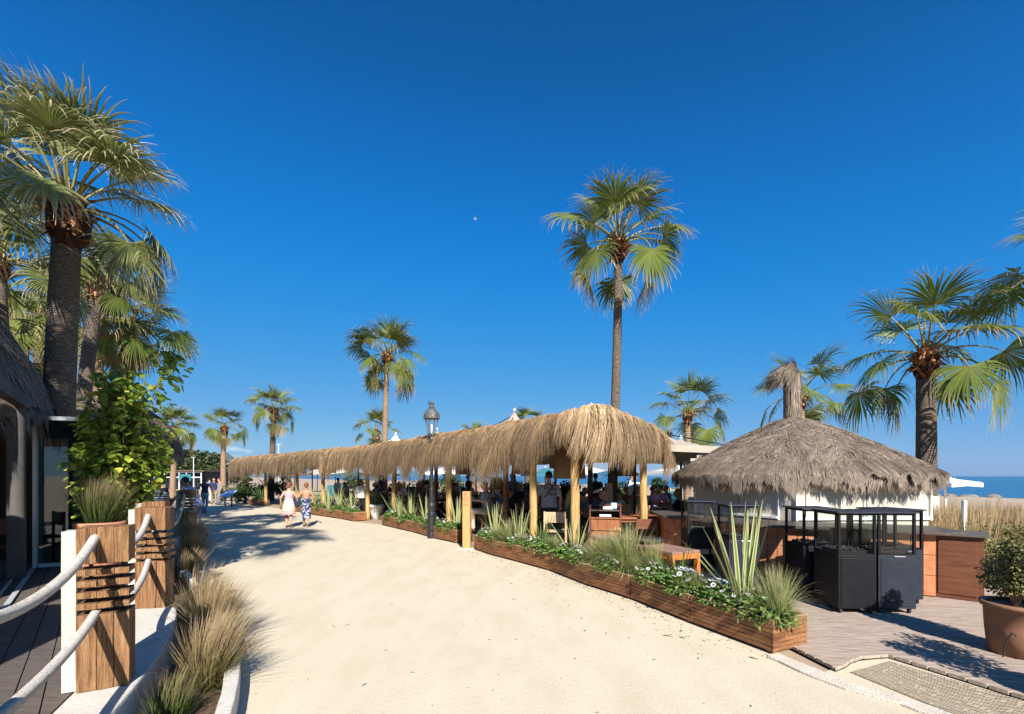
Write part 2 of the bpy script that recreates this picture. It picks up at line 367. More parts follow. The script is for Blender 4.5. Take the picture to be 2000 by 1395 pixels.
M['bark']=mat('shrub_bark',[(.16,.11,.07),(.28,.2,.13)],scale=8,rough=.95,bump=.6)
M['tan_shade']=mat('woven_lampshade',[(.30,.19,.10),(.42,.28,.16)],scale=10,rough=.85,bump=.6,bscale=60,transl=.25,stretch=(1,1,4))
M['skin']=mat('skin',[(.50,.27,.18),(.56,.31,.21)],scale=3,rough=.55)
M['skin_tan']=mat('tanned_skin',[(.40,.19,.11),(.47,.235,.14)],scale=3,rough=.5)
def cloth(name,c,c2=None): return mat(name,[c,c2 or tuple(min(1,x*1.2) for x in c)],scale=9,rough=.9,bump=.15)
for k,c in dict(white=(.66,.66,.67),grey=(.22,.23,.26),navy=(.02,.03,.07),black=(.018,.018,.02),blue=(.10,.22,.45),lilac=(.36,.28,.5),
                pink=(.62,.25,.27),beige=(.45,.37,.28),denim=(.13,.26,.42),khaki=(.24,.2,.13),red=(.4,.05,.05),green=(.05,.22,.12),taupe=(.24,.2,.18)).items():
    M['cl_'+k]=cloth(k+'_cloth',c)
for k,c in dict(brown=(.09,.045,.02),dark=(.012,.009,.008),grey=(.28,.26,.24),blond=(.38,.25,.12),auburn=(.2,.075,.03)).items():
    M['hair_'+k]=mat(k+'_hair',[c,tuple(x*1.5 for x in c)],scale=30,rough=.6,stretch=(6,6,1))
M['shoe']=mat('dark_shoe',[(.03,.025,.022),(.05,.04,.035)],rough=.5)
M['sandal']=mat('brown_sandal',[(.10,.05,.03),(.14,.08,.05)],rough=.6)
M['feature']=mat('eye_and_mouth',[(.08,.03,.025),(.1,.04,.03)],rough=.4)
M['teal']=mat('teal_awning',[(.02,.13,.16),(.04,.18,.22)],rough=.8)
M['sky_blue_pane']=mat('sea_blue_screen',[(.03,.12,.2),(.05,.17,.27)],rough=.5)
M['white_paint']=mat('white_paint',[(.74,.74,.72),(.8,.8,.78)],rough=.5)
M['rock']=mat('shore_rock',[(.12,.11,.10),(.26,.24,.21)],scale=4,rough=.9,bump=.8)
M['yellow']=mat('yellow_plastic',[(.75,.5,.02),(.8,.55,.03)],rough=.5)
M['panel_blue']=mat('pale_blue_panel',[(.30,.45,.68),(.45,.58,.78)],scale=3,rough=.4)
M['hill']=mat('distant_hill_scrub',[(.3,(.05,.06,.05)),(.55,(.10,.11,.09)),(.72,(.3,.29,.27))],scale=.012,rough=1,detail=10)
M['plate']=mat('dark_metal_tray',[(.03,.028,.03),(.06,.055,.055)],rough=.3,metal=.5)
M['ink']=mat('black_print',[(.012,.012,.02),(.02,.02,.03)],rough=.8)
# ---------------------------------------------------------------- low clouds near the horizon (by direction, in the sky itself)
def sky_clouds():
    nd, lk = wn.nodes, wn.links
    tc=nd.new('ShaderNodeTexCoord')
    mp=nd.new('ShaderNodeMapping'); mp.inputs['Scale'].default_value=(9,9,30); lk.new(tc.outputs['Generated'],mp.inputs[0])
    n=nd.new('ShaderNodeTexNoise'); n.inputs['Scale'].default_value=2.2; n.inputs['Detail'].default_value=7; lk.new(mp.outputs[0],n.inputs['Vector'])
    mr=nd.new('ShaderNodeMapRange'); mr.inputs[1].default_value=.5; mr.inputs[2].default_value=.72; lk.new(n.outputs['Fac'],mr.inputs[0])
    sp=nd.new('ShaderNodeSeparateXYZ'); lk.new(tc.outputs['Generated'],sp.inputs[0])
    def band(sock,a,b,c,d):
        r1=nd.new('ShaderNodeMapRange'); r1.interpolation_type='SMOOTHSTEP'; r1.inputs[1].default_value=a; r1.inputs[2].default_value=b; lk.new(sock,r1.inputs[0])
        r2=nd.new('ShaderNodeMapRange'); r2.interpolation_type='SMOOTHSTEP'; r2.inputs[1].default_value=c; r2.inputs[2].default_value=d
        r2.inputs[3].default_value=1; r2.inputs[4].default_value=0; lk.new(sock,r2.inputs[0])
        m=nd.new('ShaderNodeMath'); m.operation='MULTIPLY'; lk.new(r1.outputs[0],m.inputs[0]); lk.new(r2.outputs[0],m.inputs[1]); return m.outputs[0]
    a=band(sp.outputs['Z'],.02,.04,.055,.075); b=band(sp.outputs['X'],-.64,-.57,-.50,-.42)
    m1=nd.new('ShaderNodeMath'); m1.operation='MULTIPLY'; lk.new(a,m1.inputs[0]); lk.new(b,m1.inputs[1])
    m2=nd.new('ShaderNodeMath'); m2.operation='MULTIPLY'; lk.new(m1.outputs[0],m2.inputs[0]); lk.new(mr.outputs[0],m2.inputs[1])
    m3=nd.new('ShaderNodeMath'); m3.operation='MULTIPLY'; lk.new(m2.outputs[0],m3.inputs[0]); m3.inputs[1].default_value=.75
    mx=nd.new('ShaderNodeMix'); mx.data_type='RGBA'; lk.new(m3.outputs[0],mx.inputs['Factor'])
    lk.new(w_hsv.outputs[0],mx.inputs['A']); mx.inputs['B'].default_value=(5.2,5.3,5.6,1)
    lk.new(mx.outputs['Result'],w_bg.inputs['Color'])
sky_clouds()

# ---------------------------------------------------------------- ground, sea, path, decks
def struct(o, label=None): return tag(o, label, kind='structure')
SH=np.array([-.55,.835]); LN=np.array([-.835,-.55]); SP=np.array([45.,45.])
def shore(a,b,z):            # a along the shore, b metres inland
    p=SP+SH*a+LN*b; return (p[0],p[1],z)
def build_ground():
    m=MB(); al=[-3000,-200,-60,-20,0,20,60,150,400,1200,6000]
    rows=[]
    for a in al:
        w=3*nz(a*.05,3.3)
        rows.append([shore(a,6000,0),shore(a,60,0),shore(a,8+w,0),shore(a,0+w,-.42),shore(a,-12,-2.5)])
    V=[p for r in rows for p in r]; k=5
    m.add(V,[[i*k+j,(i+1)*k+j,(i+1)*k+j+1,i*k+j+1] for i in range(len(al)-1) for j in range(k-1)])
    o=m.obj('ground',M['beach']); struct(o)
    # make faces look up
    bm=bmesh.new(); bm.from_mesh(o.data); bmesh.ops.recalc_face_normals(bm,faces=bm.faces)
    if sum(f.normal.z for f in bm.faces)<0: bmesh.ops.reverse_faces(bm,faces=bm.faces)
    bm.to_mesh(o.data); bm.free()
    # sea
    ms=bpy.data.materials.new('sea_water'); ms.use_nodes=True; nt=ms.node_tree; b=nt.nodes['Principled BSDF']
    b.inputs['Base Color'].default_value=(.012,.10,.20,1); b.inputs['Roughness'].default_value=.22
    tc=nt.nodes.new('ShaderNodeTexCoord'); mp=nt.nodes.new('ShaderNodeMapping'); mp.inputs['Scale'].default_value=(.12,.3,1)
    n=nt.nodes.new('ShaderNodeTexNoise'); n.inputs['Scale'].default_value=1.5; n.inputs['Detail'].default_value=8
    bp=nt.nodes.new('ShaderNodeBump'); bp.inputs['Strength'].default_value=1; bp.inputs['Distance'].default_value=1.6
    nt.links.new(tc.outputs['Object'],mp.inputs[0]); nt.links.new(mp.outputs[0],n.inputs['Vector'])
    nt.links.new(n.outputs['Fac'],bp.inputs['Height']); nt.links.new(bp.outputs[0],b.inputs['Normal'])
    m=MB(); m.add([(-30000,10,-.55),(34000,10,-.55),(34000,36000,-.55),(-30000,36000,-.55)],np.array([[0,1,2,3]]))
    struct(m.obj('sea_water',ms))
build_ground()

CURB=[(-1.35,-3),(-1.4,.8),(-1.62,2.4),(-1.85,3.0),(-2.08,3.48),(-2.34,3.95),(-2.72,4.55),(-3.2,5.25),(-3.95,6.15),(-4.8,7.05),(-5.6,7.9),(-6.25,8.75),(-6.62,9.6),(-7.0,10.3),(-7.7,11.2),(-8.6,12.4),(-10,14.3),(-12.6,18),(-16,23),(-20,29)]
FRONT=[(2.62,4.60),(2.16,5.60),(1.72,6.69),(1.20,7.57),(.70,8.71),(.117,9.59),(-.44,10.38),(-.925,11.25)]   # kerb side corners of the front planters
ROWB=[(-1.50,12.32),(-2.22,13.22),(-3.23,14.8),(-4.02,15.85),(-4.78,16.9)]
ROWC=[(-6.25,18.2),(-7.1,19.2),(-8.25,20.35),(-9.4,21.5),(-10.4,22.7),(-11.4,23.8),(-12.6,25.0)]
ROWD=[(-15.1,27.7),(-16.4,28.6)]
def sheet(name,poly,z,m,label=None):
    b=MB(); n=len(poly); a=sum(poly[i][0]*poly[(i+1)%n][1]-poly[(i+1)%n][0]*poly[i][1] for i in range(n))
    if a<0: poly=poly[::-1]
    b.add([(x,y,z) for x,y in poly],[list(range(n))]); return struct(b.obj(name,m))
right_edge=[(4.2,-3),(4.0,1.0),(3.62,2.6),(3.2,3.5),(2.72,4.35)]+[(x+.1,y+.05) for x,y in FRONT]+ROWB+[(x,y) for x,y in ROWC]+ROWD+[(-21,35)]
sheet('path',[(x,y) for x,y in CURB]+right_edge[::-1],.004,M['sand_path'])
# terrace under the pergola
sheet('terrace_paving',[(2.5,5.75),(1.35,7.6),(.3,9.6),(-.8,11.6),(-2.0,13.4),(-4.2,16.6),(-6.1,18.9),(-9.2,22.0),(-12.4,25.6),(-17,30),(-8,36),(2,25),(9,13.4),(8.2,11.2),(4.2,9.4),(3.3,8.4)],.008,M['terrace'])

# boarded deck on the right: a board is a real slat with a gap
def board_deck(name,poly,ang,bw,gap,ztop,thick,m,mback,kind='structure'):
    bm=bmesh.new(); poly=np.array(poly)
    a=sum(poly[i][0]*poly[(i+1)%len(poly)][1]-poly[(i+1)%len(poly)][0]*poly[i][1] for i in range(len(poly)))
    if a<0: poly=poly[::-1]
    bm.faces.new([bm.verts.new((x,y,ztop)) for x,y in poly])
    bmesh.ops.triangulate(bm,faces=bm.faces)
    nrm=np.array([-math.sin(ang),math.cos(ang)]); q=poly@nrm; v=q.min(); cuts=[]
    while v<q.max():
        cuts.append(v)
        for w in (v-gap/2,v+gap/2):
            bmesh.ops.bisect_plane(bm,geom=bm.verts[:]+bm.edges[:]+bm.faces[:],plane_co=(nrm[0]*w,nrm[1]*w,0),plane_no=(nrm[0],nrm[1],0))
        v+=bw
    dele=[]
    for f in bm.faces:
        c=f.calc_center_median(); w=c.x*nrm[0]+c.y*nrm[1]; d=(w-cuts[0])/bw
        if abs(d-round(d))*bw<gap/2*.98: dele.append(f)
    bmesh.ops.delete(bm,geom=dele,context='FACES')
    bmesh.ops.dissolve_limit(bm,angle_limit=.01,verts=bm.verts[:],edges=bm.edges[:])
    r=bmesh.ops.extrude_face_region(bm,geom=bm.faces[:])
    bmesh.ops.translate(bm,verts=[e for e in r['geom'] if isinstance(e,bmesh.types.BMVert)],vec=(0,0,-thick))
    bmesh.ops.recalc_face_normals(bm,faces=bm.faces)
    me=bpy.data.meshes.new(name); bm.to_mesh(me); bm.free(); me.materials.append(m)
    o=bpy.data.objects.new(name,me); COL.objects.link(o); struct(o)
    return o
DECK=[P(1540,1268)[:2],P(1585,1291)[:2],P(1632,1315)[:2],P(1650,1308)[:2],P(1662,1299)[:2],P(1682,1292)[:2],P(1735,1288)[:2],(4.07,3.68),(4.5,2.75),(8.5,2.75),(8.6,7.2),(6.6,8.8),(2.6,9.2),(2.3,6.2),(2.98,4.72)]
M['deck_slat']=mat('deck_slats',[(.3,(.24,.18,.14)),(.5,(.36,.285,.23)),(.7,(.44,.365,.305))],scale=3,rough=.85,bump=.3,bscale=40,stretch=(1.0,9,1))
m=MB(); m.prism([(1.55,8.45),(.65,9.95),(-.3,11.45),(-1.6,13.3),(-4.0,16.9),(-5.6,19.1),(-8.4,21.6),(-11.2,25.2),(-15,29.5),(-7,35),(1,25),(7.0,14.5),(3.2,10.9),(2.7,10.2)],-.05,.2); struct(m.obj('terrace',M['terrace']))
board_deck('deck',DECK,math.atan2(-.33,.94),.098,.015,.052,.03,M['deck_slat'],None)
sheet('deck_gap_shade',[(p[0],p[1]) for p in DECK],.012,M['hole'])  # black sheet, its colour stands for the shade in the board gaps
# pale kerb beside the deck
kb=[P(1512,1284)[:2],P(1590,1318)[:2],P(1660,1346)[:2],P(1740,1366)[:2],P(1830,1397)[:2],(3.55,2.4),(3.8,.5)]
def ribbon(pts,w,z0,z1,wob=.0):
    b=MB(); pts=np.array(pts,float); d=np.gradient(pts,axis=0); d/=np.linalg.norm(d,axis=1)[:,None]; nrm=np.stack([-d[:,1],d[:,0]],1)
    ws=np.array([w*(1+wob*nz(i*1.7,.3)) for i in range(len(pts))])
    A=pts+nrm*ws[:,None]/2; B=pts-nrm*ws[:,None]/2; n=len(pts)
    V=[(*A[i],z0) for i in range(n)]+[(*A[i],z1) for i in range(n)]+[(*B[i],z1) for i in range(n)]+[(*B[i],z0) for i in range(n)]
    f=[]
    for k in range(3):
        for i in range(n-1): f.append([k*n+i,(k+1)*n+i,(k+1)*n+i+1,k*n+i+1])
    f+= [[0,3*n,2*n,n],[n-1,2*n-1,3*n-1,4*n-1]]
    b.add(V,f); return b
def resample(pts,step):
    pts=np.array(pts,float); seg=np.linalg.norm(np.diff(pts,axis=0),axis=1); s=np.concatenate([[0],np.cumsum(seg)])
    n=max(2,int(s[-1]/step)+1); t=np.linspace(0,s[-1],n)
    return np.stack([np.interp(t,s,pts[:,i]) for i in range(pts.shape[1])],1)
o=ribbon(resample(kb,.12),.17,-.05,.026,.3).obj('kerb',M['concrete'],bevel=.006); struct(o)
# sandy strip and slotted rubber mat
sheet('sand_strip',[P(1600,1319)[:2],P(1660,1295)[:2],P(1737,1286)[:2],(4.06,3.7),(4.48,2.8),(4.8,2.0),(3.9,1.2),(3.62,2.5),P(1740,1372)[:2]],.009,M['sand_path'])
def rubber_mat():
    a,b_,c,d=[np.array(P(*p,z=.02)[:2]) for p in ((1663,1313),(1737,1292),(2110,1402),(1905,1412))]
    m=MB(); V=[]; nu,nv=52,17
    poly=[a,b_,c,d]; m.prism([tuple(p) for p in poly],.012,.024)
    for i in range(nu):
        for j in range(nv):
            if noise.noise(Vector((i*.9,j*.9,0)))>.42: continue
            u=(i+.5)/nu; v=(j+.5)/nv; 
            def pt(u,v): return (1-v)*((1-u)*a+u*d)+v*((1-u)*b_+u*c)
            du,dv=.19/nu,.26/nv
            q=[pt(u-du,v-dv*1.2),pt(u+du,v-dv*1.2),pt(u+du,v+dv*1.2),pt(u-du,v+dv*1.2)]
            m.add([(*x,.0265) for x in q],np.array([[0,1,2,3]]),1)
    o=m.obj('rubber_mat',[M['mat_rubber'],M['hole']])
    tag(o,'long sandy rubber mat with rows of slots beside the boarded deck','floor mat')
rubber_mat()

# left side: white plinth, terrace deck, planting bed, kerb of the bed
PL_OUT=[P(x,y,.35)[:2] for x,y in ((217,1395),(265,1339),(319,1269),(338,1227.5),(346,1197),(343,1186))]
PL=[(-2.05,1.2),(-2.2,2.0)]+PL_OUT+[(-3.95,5.2),(-4.15,5.0),(-3.62,4.3),(-3.15,3.6),(-2.95,3.1),(-2.62,2.4),(-2.35,1.2)]
m=MB(); m.prism(PL,-.05,.35); o=m.obj('plinth_wall',M['whitewash'],bevel=.02)
tag(o,'low curved white rendered wall under the nearest rope fence posts','wall')
m=MB(); m.prism([(-6.7,8.9),(-7.3,10.2),(-7.62,10.95),(-7.9,11.6),(-8.7,11.5),(-8.1,10.3),(-7.2,8.9)],-.05,.47); o=m.obj('plinth_wall',M['whitewash'],bevel=.02)
tag(o,'low white rendered wall under the farther slotted fence post','wall')
LD=[(-2.36,-2),(-2.36,1.2),(-2.63,2.4),(-2.96,3.1),(-3.16,3.6),(-3.63,4.3),(-4.17,5.0),(-4.3,5.4),(-5.2,6.6),(-6.2,8.2),(-7.25,9.4),(-8.8,11.6),(-12,16.5),(-20,16),(-20,-2)]
LD2=[(-2.36,-2),(-2.36,1.2),(-2.63,2.4),(-2.96,3.1),(-3.16,3.6),(-3.63,4.3),(-4.17,5.0),(-4.3,5.4),(-5.2,6.6),(-6.2,8.2),(-8.2,7.7),(-6.3,4.9),(-9.5,0.5),(-9.5,-2)]
m=MB(); m.prism(LD,-.05,.315); struct(m.obj('terrace_base',M['terrace']))
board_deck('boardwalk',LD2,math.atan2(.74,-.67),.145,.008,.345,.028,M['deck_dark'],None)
o=ribbon(resample(CURB[1:15],.15),.11,-.05,.20,.15)
m=o; 
for V in m.V: V[:,0]-=.05
o=m.obj('bed_kerb',M['whitewash'],bevel=.012); struct(o)
sheet('planting_bed',[(x-.06,y) for x,y in CURB[1:15]]+[(-7.6,11.6),(-7.0,9.6),(-6.2,8.3),(-5.0,6.6),(-4.2,5.6),(-3.7,5.15),(-3.2,4.4),(-2.5,3.3),(-2.05,1.0)],.05,M['soil'])

# distant shore: hills
HILL_TOP=0
def hills():
    m=MB(); D=2600; n=90; rows=[]
    for j,(dd,k) in enumerate(((0,0),(100,.55),(220,1),(560,.8))):
        for i in range(n):
            px=120+i*6.5; e=(1+.5*nz(i*.11,j*.3)+.22*nz(i*.37,j*.5,4))
            top=27*math.exp(-((px-424)/34)**2)+19*math.exp(-((px-490)/90)**2)+9*math.exp(-((px-300)/90)**2)
            z=max(-3,(top*e*k)*D/F*1.12-2)
            x=(px-1000)/F*(D+dd); rows.append((x,D+dd,z))
    m.add(rows,np.array([[j*n+i,j*n+i+1,(j+1)*n+i+1,(j+1)*n+i] for j in range(3) for i in range(n-1)]))
    global HILL_TOP
    HILL_TOP=max(r[2] for r in rows)
    o=m.obj('hills',M['hill'],smooth=True); struct(o)
hills()
# rocks along the waterline
rng=np.random.default_rng(5)
def rocks(a0,a1,n,b,size,name):
    m=MB()
    for i in range(n):
        p=shore(rng.uniform(a0,a1),b+rng.normal()*1.2,-.1)
        s=size*rng.uniform(.5,1.4); q=MB(); q.ball((0,0,0),1,8,6); V=q.V[0]
        V=V*(1+.35*np.array([nz(*(v*1.7+i)) for v in V]))[:,None]*np.array([s*1.3,s,s*.6])+np.array(p)
        m.add(V,q.L[0].reshape(-1,4))
    o=m.obj(name,M['rock']); tag(o,kind='stuff',label='dark rocks strewn along the waterline',cat='rocks')
rocks(-25,160,260,4,.55,'shore_rocks')
# ---------------------------------------------------------------- palms
def frond_mesh(f, seed, pale=False):
    """f 0 = young and erect ... 1 = old and hanging; grows along +X from the origin"""
    rg=np.random.default_rng(seed)
    elev=R(84-92*f+rg.normal()*6); bend=R(12+50*f+ (22 if f>.55 else 0)); Lp=.72+.3*rg.random()+.5*f
    m=MB(); p=np.zeros(3); pts=[p.copy()]; a=elev; K=8
    for k in range(K):
        a-=bend/K; p=p+np.array([math.cos(a),rg.normal()*.02,math.sin(a)])*Lp/K; pts.append(p.copy())
    m.tube(pts,np.linspace(.026,.013,K+1),5,mi=1)
    a-=R(6+(22 if f>.6 else 8)*f)
    u=np.array([math.cos(a),0,math.sin(a)]); v=np.array([0,1.,0]); w=np.cross(u,v); w=w if w[2]>0 or abs(w[2])<.2 else -w
    roll=rg.normal()*.35; v2=v*math.cos(roll)+w*math.sin(roll); w=np.cross(u,v2); v=v2
    if w[2]<0: w=-w
    n=38; th=np.linspace(-1,1,n)*R(112+rg.normal()*6); Rl=(.93+.1*rg.random())
    fold=(.45-.75*f)+rg.normal()*.1
    Ks=11; s=np.linspace(0,1,Ks)
    L=Rl*(.72+.28*np.cos(th*.8))*(1+.06*rg.normal(size=n))
    D=np.cos(th)[:,None]*u+np.sin(th)[:,None]*v+ (fold*np.abs(np.sin(th*.7)))[:,None]*w
    D/=np.linalg.norm(D,axis=1)[:,None]
    E=-np.sin(th)[:,None]*u+np.cos(th)[:,None]*v
    Pc=np.zeros((n,Ks,3)); pos=np.tile(pts[-1],(n,1)); d=D.copy(); g=np.array([0,0,-1.]); wind=np.array([0.0,0,0])
    Pc[:,0]=pos; nrmv=np.zeros((n,Ks,3)); N0=np.cross(D,E); N0/=np.linalg.norm(N0,axis=1)[:,None]; nrmv[:,0]=N0
    kk=rg.uniform(.6,1.5,n)
    for k in range(1,Ks):
        sk=s[k]
        gk=.03 if sk<.45 else (.09+.50*(sk-.45))*(0.55+.75*f)
        d=d+g*(gk*kk)[:,None]*(1.0)+rg.normal(size=(n,3))*(.012 if sk<.5 else .06)
        d/=np.linalg.norm(d,axis=1)[:,None]
        pos=pos+d*(L/(Ks-1))[:,None]; Pc[:,k]=pos
        q=np.cross(d,E); nrmv[:,k]=q/np.linalg.norm(q,axis=1)[:,None]
    sp=.42+.08*rg.random(n)[:,None]
    dth=(th[1]-th[0])
    S=s[None,:]
    wfull=L[:,None]*S*math.tan(dth/2)*1.04
    wid=np.where(S<sp,wfull,(L[:,None]*sp*math.tan(dth/2))*np.clip((1-S)/(1-sp),0,1)**.8*.92)
    wid=np.maximum(wid,.0022)
    m.strips(Pc,wid,E,0,t=np.tile(s,(n,1)),r=rg.uniform(.25,.75,n),ridge=.55,nrm=nrmv)
    # split threads at the tips
    me=m.mesh('frond')
    me.materials.append(M['frond_pale' if pale else ('frond_dry' if f>.93 else 'frond')]); me.materials.append(M['petiole'])
    return me
FCL=[0,.1,.22,.34,.46,.58,.7,.82,.95]
FM={(i,j):frond_mesh(f,100+i*10+j) for i,f in enumerate(FCL) for j in range(3)}
FP={(i,j):frond_mesh(f,300+i*10+j,True) for i,f in enumerate(FCL) for j in range(2)}
def palm(base, hub, r0, r1, sc, nf, label, seed, pale=False, lean=None, boot=(1.6,.5), group='fan palms', tm='trunk', old=1.0, skirt=0):
    rg=np.random.default_rng(seed)
    t=empty('palm_tree',base,0,label,'palm tree',group)
    B=np.array(base); H=np.array(hub)-B; K=34
    m=MB(); s=np.linspace(0,1,K)
    lean=lean if lean is not None else rg.normal()*.03
    pts=np.stack([H[0]*s**1.3+lean*H[2]*np.sin(s*math.pi)*.3, H[1]*s, H[2]*s],1)
    rad=r0+(r1-r0)*s**.7; rad=rad*(1+.04*np.array([nz(k*.9,seed) for k in range(K)])); rad[0]*=1.25; rad[1]*=1.1
    m.tube(pts,rad,16,jit=.05)
    m.obj('trunk',M[tm],t,smooth=True)
    # leaf bases: bulb of stubs
    L,bw=boot; b=MB(); nb=150
    N=nb; ang=rg.uniform(0,2*np.pi,N); zz=rg.uniform(0,1,N)**.8
    rr=r1*(1+ .95*zz*bw*2*np.sin(np.clip(zz,.0,1)*2.2+.35))
    top=H[2]; c0=np.stack([np.interp(top-L*r1*3*(1-zz),pts[:,2],pts[:,0]),np.interp(top-L*r1*3*(1-zz),pts[:,2],pts[:,1]),top-L*r1*3*(1-zz)],1)
    out=np.stack([np.cos(ang),np.sin(ang),np.zeros(N)],1); side=np.stack([-np.sin(ang),np.cos(ang),np.zeros(N)],1)
    l=.16*sc*rg.uniform(.7,1.5,N)
    P0=c0+out*(rr*.78)[:,None]; Pc=np.stack([P0,P0+out*(l*.35)[:,None]+np.array([0,0,1])*(l*.6)[:,None],P0+out*(l*(.6+rg.random(N)))[:,None]+np.array([0,0,1])*(l*rg.uniform(-.2,1.3,N))[:,None]],1)
    Wd=np.stack([np.full(N,.05),np.full(N,.04),np.full(N,.012)],1)*sc
    b.strips(Pc,Wd,side,0,ridge=.4,nrm=np.repeat(out[:,None,:],3,1))
    prof=[(r1*.9,top-L*r1*3),(r1*(1+bw*1.0),top-L*r1*1.9),(r1*(1+bw*1.35),top-L*r1*.9),(r1*(1+bw*.8),top),(r1*.5,top+.12*sc)]
    b.lathe([(r*.97,z) for r,z in prof],14,(pts[-1][0],pts[-1][1],0),wob=.2)
    b.obj('leaf_bases',M['boots'],t)
    lib=FP if pale else FM; nv=2 if pale else 3; nf=min(nf,50)
    for i in range(nf):
        f=((i+.5)/nf)*old; ci=min(len(FCL)-1,int(round(f*(len(FCL)-1))))
        az=i*2.39996+rg.normal()*.25+seed
        me=lib[(ci,int(rg.integers(nv)))]
        o=bpy.data.objects.new('frond',me); COL.objects.link(o); o.parent=t
        o.location=(pts[-1][0]+math.cos(az)*r1*.5,pts[-1][1]+math.sin(az)*r1*.5,top+.1*sc*(1-2*f))
        o.rotation_euler=(rg.normal()*.1,rg.normal()*.1,az); k=sc*rg.uniform(.88,1.12); o.scale=(k,k,k)
    if skirt:
        for i in range(skirt):
            az=rg.uniform(0,6.28); me=lib[(len(FCL)-1,int(rg.integers(nv)))]
            o=bpy.data.objects.new('frond',me); COL.objects.link(o); o.parent=t
            o.location=(pts[-1][0],pts[-1][1],top-.3-rg.uniform(0,.8)*sc); o.rotation_euler=(0,R(35),az); o.scale=(sc*.8,)*3
    return t
# (base, hub, r0, r1, scale, fronds, label)
g='palms rising behind the thatched pergola'
palm(W(1192,12.5),W(1209,12.4,W(0,12.5,8.05)[2]),.15,.105,1.02,24,'tallest slender palm rising through the pergola, whitewashed at its foot',1,boot=(1.7,.75),lean=.02,group=g,tm='trunk')
palm(W(1809,11.6),W(1808,11.6,4.85),.235,.19,1.14,19,'thick trunked palm right of the round thatched kiosk',2,boot=(1.2,.3),group=g,tm='trunk',old=.98)
palm(W(1560,17.0),W(1561,17,4.75),.17,.14,1.0,17,'palm whose crown shows directly behind the kiosk chimney',3,group=g,tm='trunk_tan')
palm(W(1343,19.0),W(1344,19,4.4),.17,.12,.92,19,'short palm between the pergola end and the kiosk roof',4,boot=(1.5,.3),group=g,tm='trunk_tan')
palm(W(752,22.0),W(757,22,7.5),.16,.11,1.05,28,'tall slim palm left of the street lamp, above the pergola',5,boot=(1.4,.5),group=g,tm='trunk_tan')
palm(W(737,32.0),W(735,32,4.9),.2,.16,.95,16,'low palm half hidden by the slim palm trunk',6,group=g)
palm(W(925,33.0),W(925,33,4.55),.2,.16,.8,16,'palm crown just peeking over the thatch right of the lamp',7,group=g)
palm(W(1034,30.0),W(1033,30,5.2),.2,.16,.75,16,'palm crown peeking over the thatch behind a canvas peak',8,group=g)
g='palms along the far end of the promenade'
palm(W(529,33.5),W(535,33,6.55),.24,.17,1.02,24,'palm over the far left end of the pergola',9,boot=(1.8,.5),lean=.02,group=g)
palm(W(436,37.5),W(438,38,5.8),.22,.17,1.0,20,'bare necked palm standing by the far walkers',10,group=g,tm='trunk_tan')
palm(W(336,35.5),W(342,36,5.6),.2,.2,1.05,28,'bushy palm beside the end of the left thatched roof',11,group=g,boot=(2.5,.4),tm='trunk_tan')
g='palms behind the left thatched roofs'
palm(W(108,8.9),W(134,8.7,6.9),.285,.205,1.10,34,'huge grey trunked palm towering over the left thatched roofs',12,pale=True,boot=(1.3,.45),group=g,old=.86,lean=.0)
palm(W(4,10.4),W(-6,10.4,6.7),.13,.12,.95,20,'palm with a thin dark trunk at the left edge',13,pale=True,group=g)
palm(W(188,15.6),W(190,15.6,7.15),.19,.15,1.05,24,'palm with a red brown neck between the big trunk and the leaning palm',14,group=g,boot=(2.6,.4),tm='trunk_tan')
palm(W(247,17.0),W(258,17,7.45),.2,.15,1.1,26,'rightmost palm of the left group, above the leafy shrub',15,group=g,boot=(2.4,.4))
palm(W(150,13.5),W(193,14.2,7.9),.2,.17,.9,16,'palm with a lumpy pale trunk right behind the big trunk',16,group=g,lean=-.06)
palm(W(43,14.5),W(43,14.5,6.3),.16,.13,.85,24,'young green palm seen left of the big trunk',17,group=g)
palm(W(75,17.5),W(80,17.5,8.6),.2,.16,0.9,14,'palm whose fronds spread low behind the big trunk',18,group=g)
# outside the frame: their crowns throw the frond shadows on the path
g='palms standing outside the view on the left terrace'
palm((-7.9,3.2,.3),(-7.75,3.1,8.3),.25,.2,1.05,22,'palm beside the left edge whose long fronds reach in at the top',19,pale=True,group=g)
palm((-4.2,-.2,.3),(-4.05,-.3,9.5),.2,.15,1.1,28,'palm on the near left terrace that shades the path',20,group=g)
palm((-6.0,1.1,.3),(-5.9,1.0,9.5),.2,.15,1.05,26,'second palm on the near left terrace beside the first',21,group=g)
palm((12.5,9.6,0),(12.55,9.6,6.3),.18,.15,1.05,14,'palm beyond the right edge with one frond reaching in',22,group='palms beyond the right edge',old=.6)

# whitewashed foot of the two near trunks
def whitewash(px,Y,r,z1,label):
    m=MB(); x=W(px,Y)[0]
    m.lathe([(r*1.32,0),(r*1.16,.15),(r*1.07,.6),(r*1.04,z1),(r*.9,z1+.004)],20,(x,Y,0.008),wob=.05)
    return m
for t in [o for o in bpy.data.objects if o.name.startswith('palm_tree')]:
    if 'whitewashed' in t['label'] or 'thick trunked' in t['label']:
        big='thick' in t['label']
        m=MB(); m.lathe([(.31 if big else .205,0),(.275 if big else .176,.2),(.255 if big else .160,.8),(.245 if big else .152,1.60 if not big else 1.30)],20,(0,0,.004),wob=.06,cap=False)
        m.obj('whitewash_band',M['whitewash'],t,smooth=True)
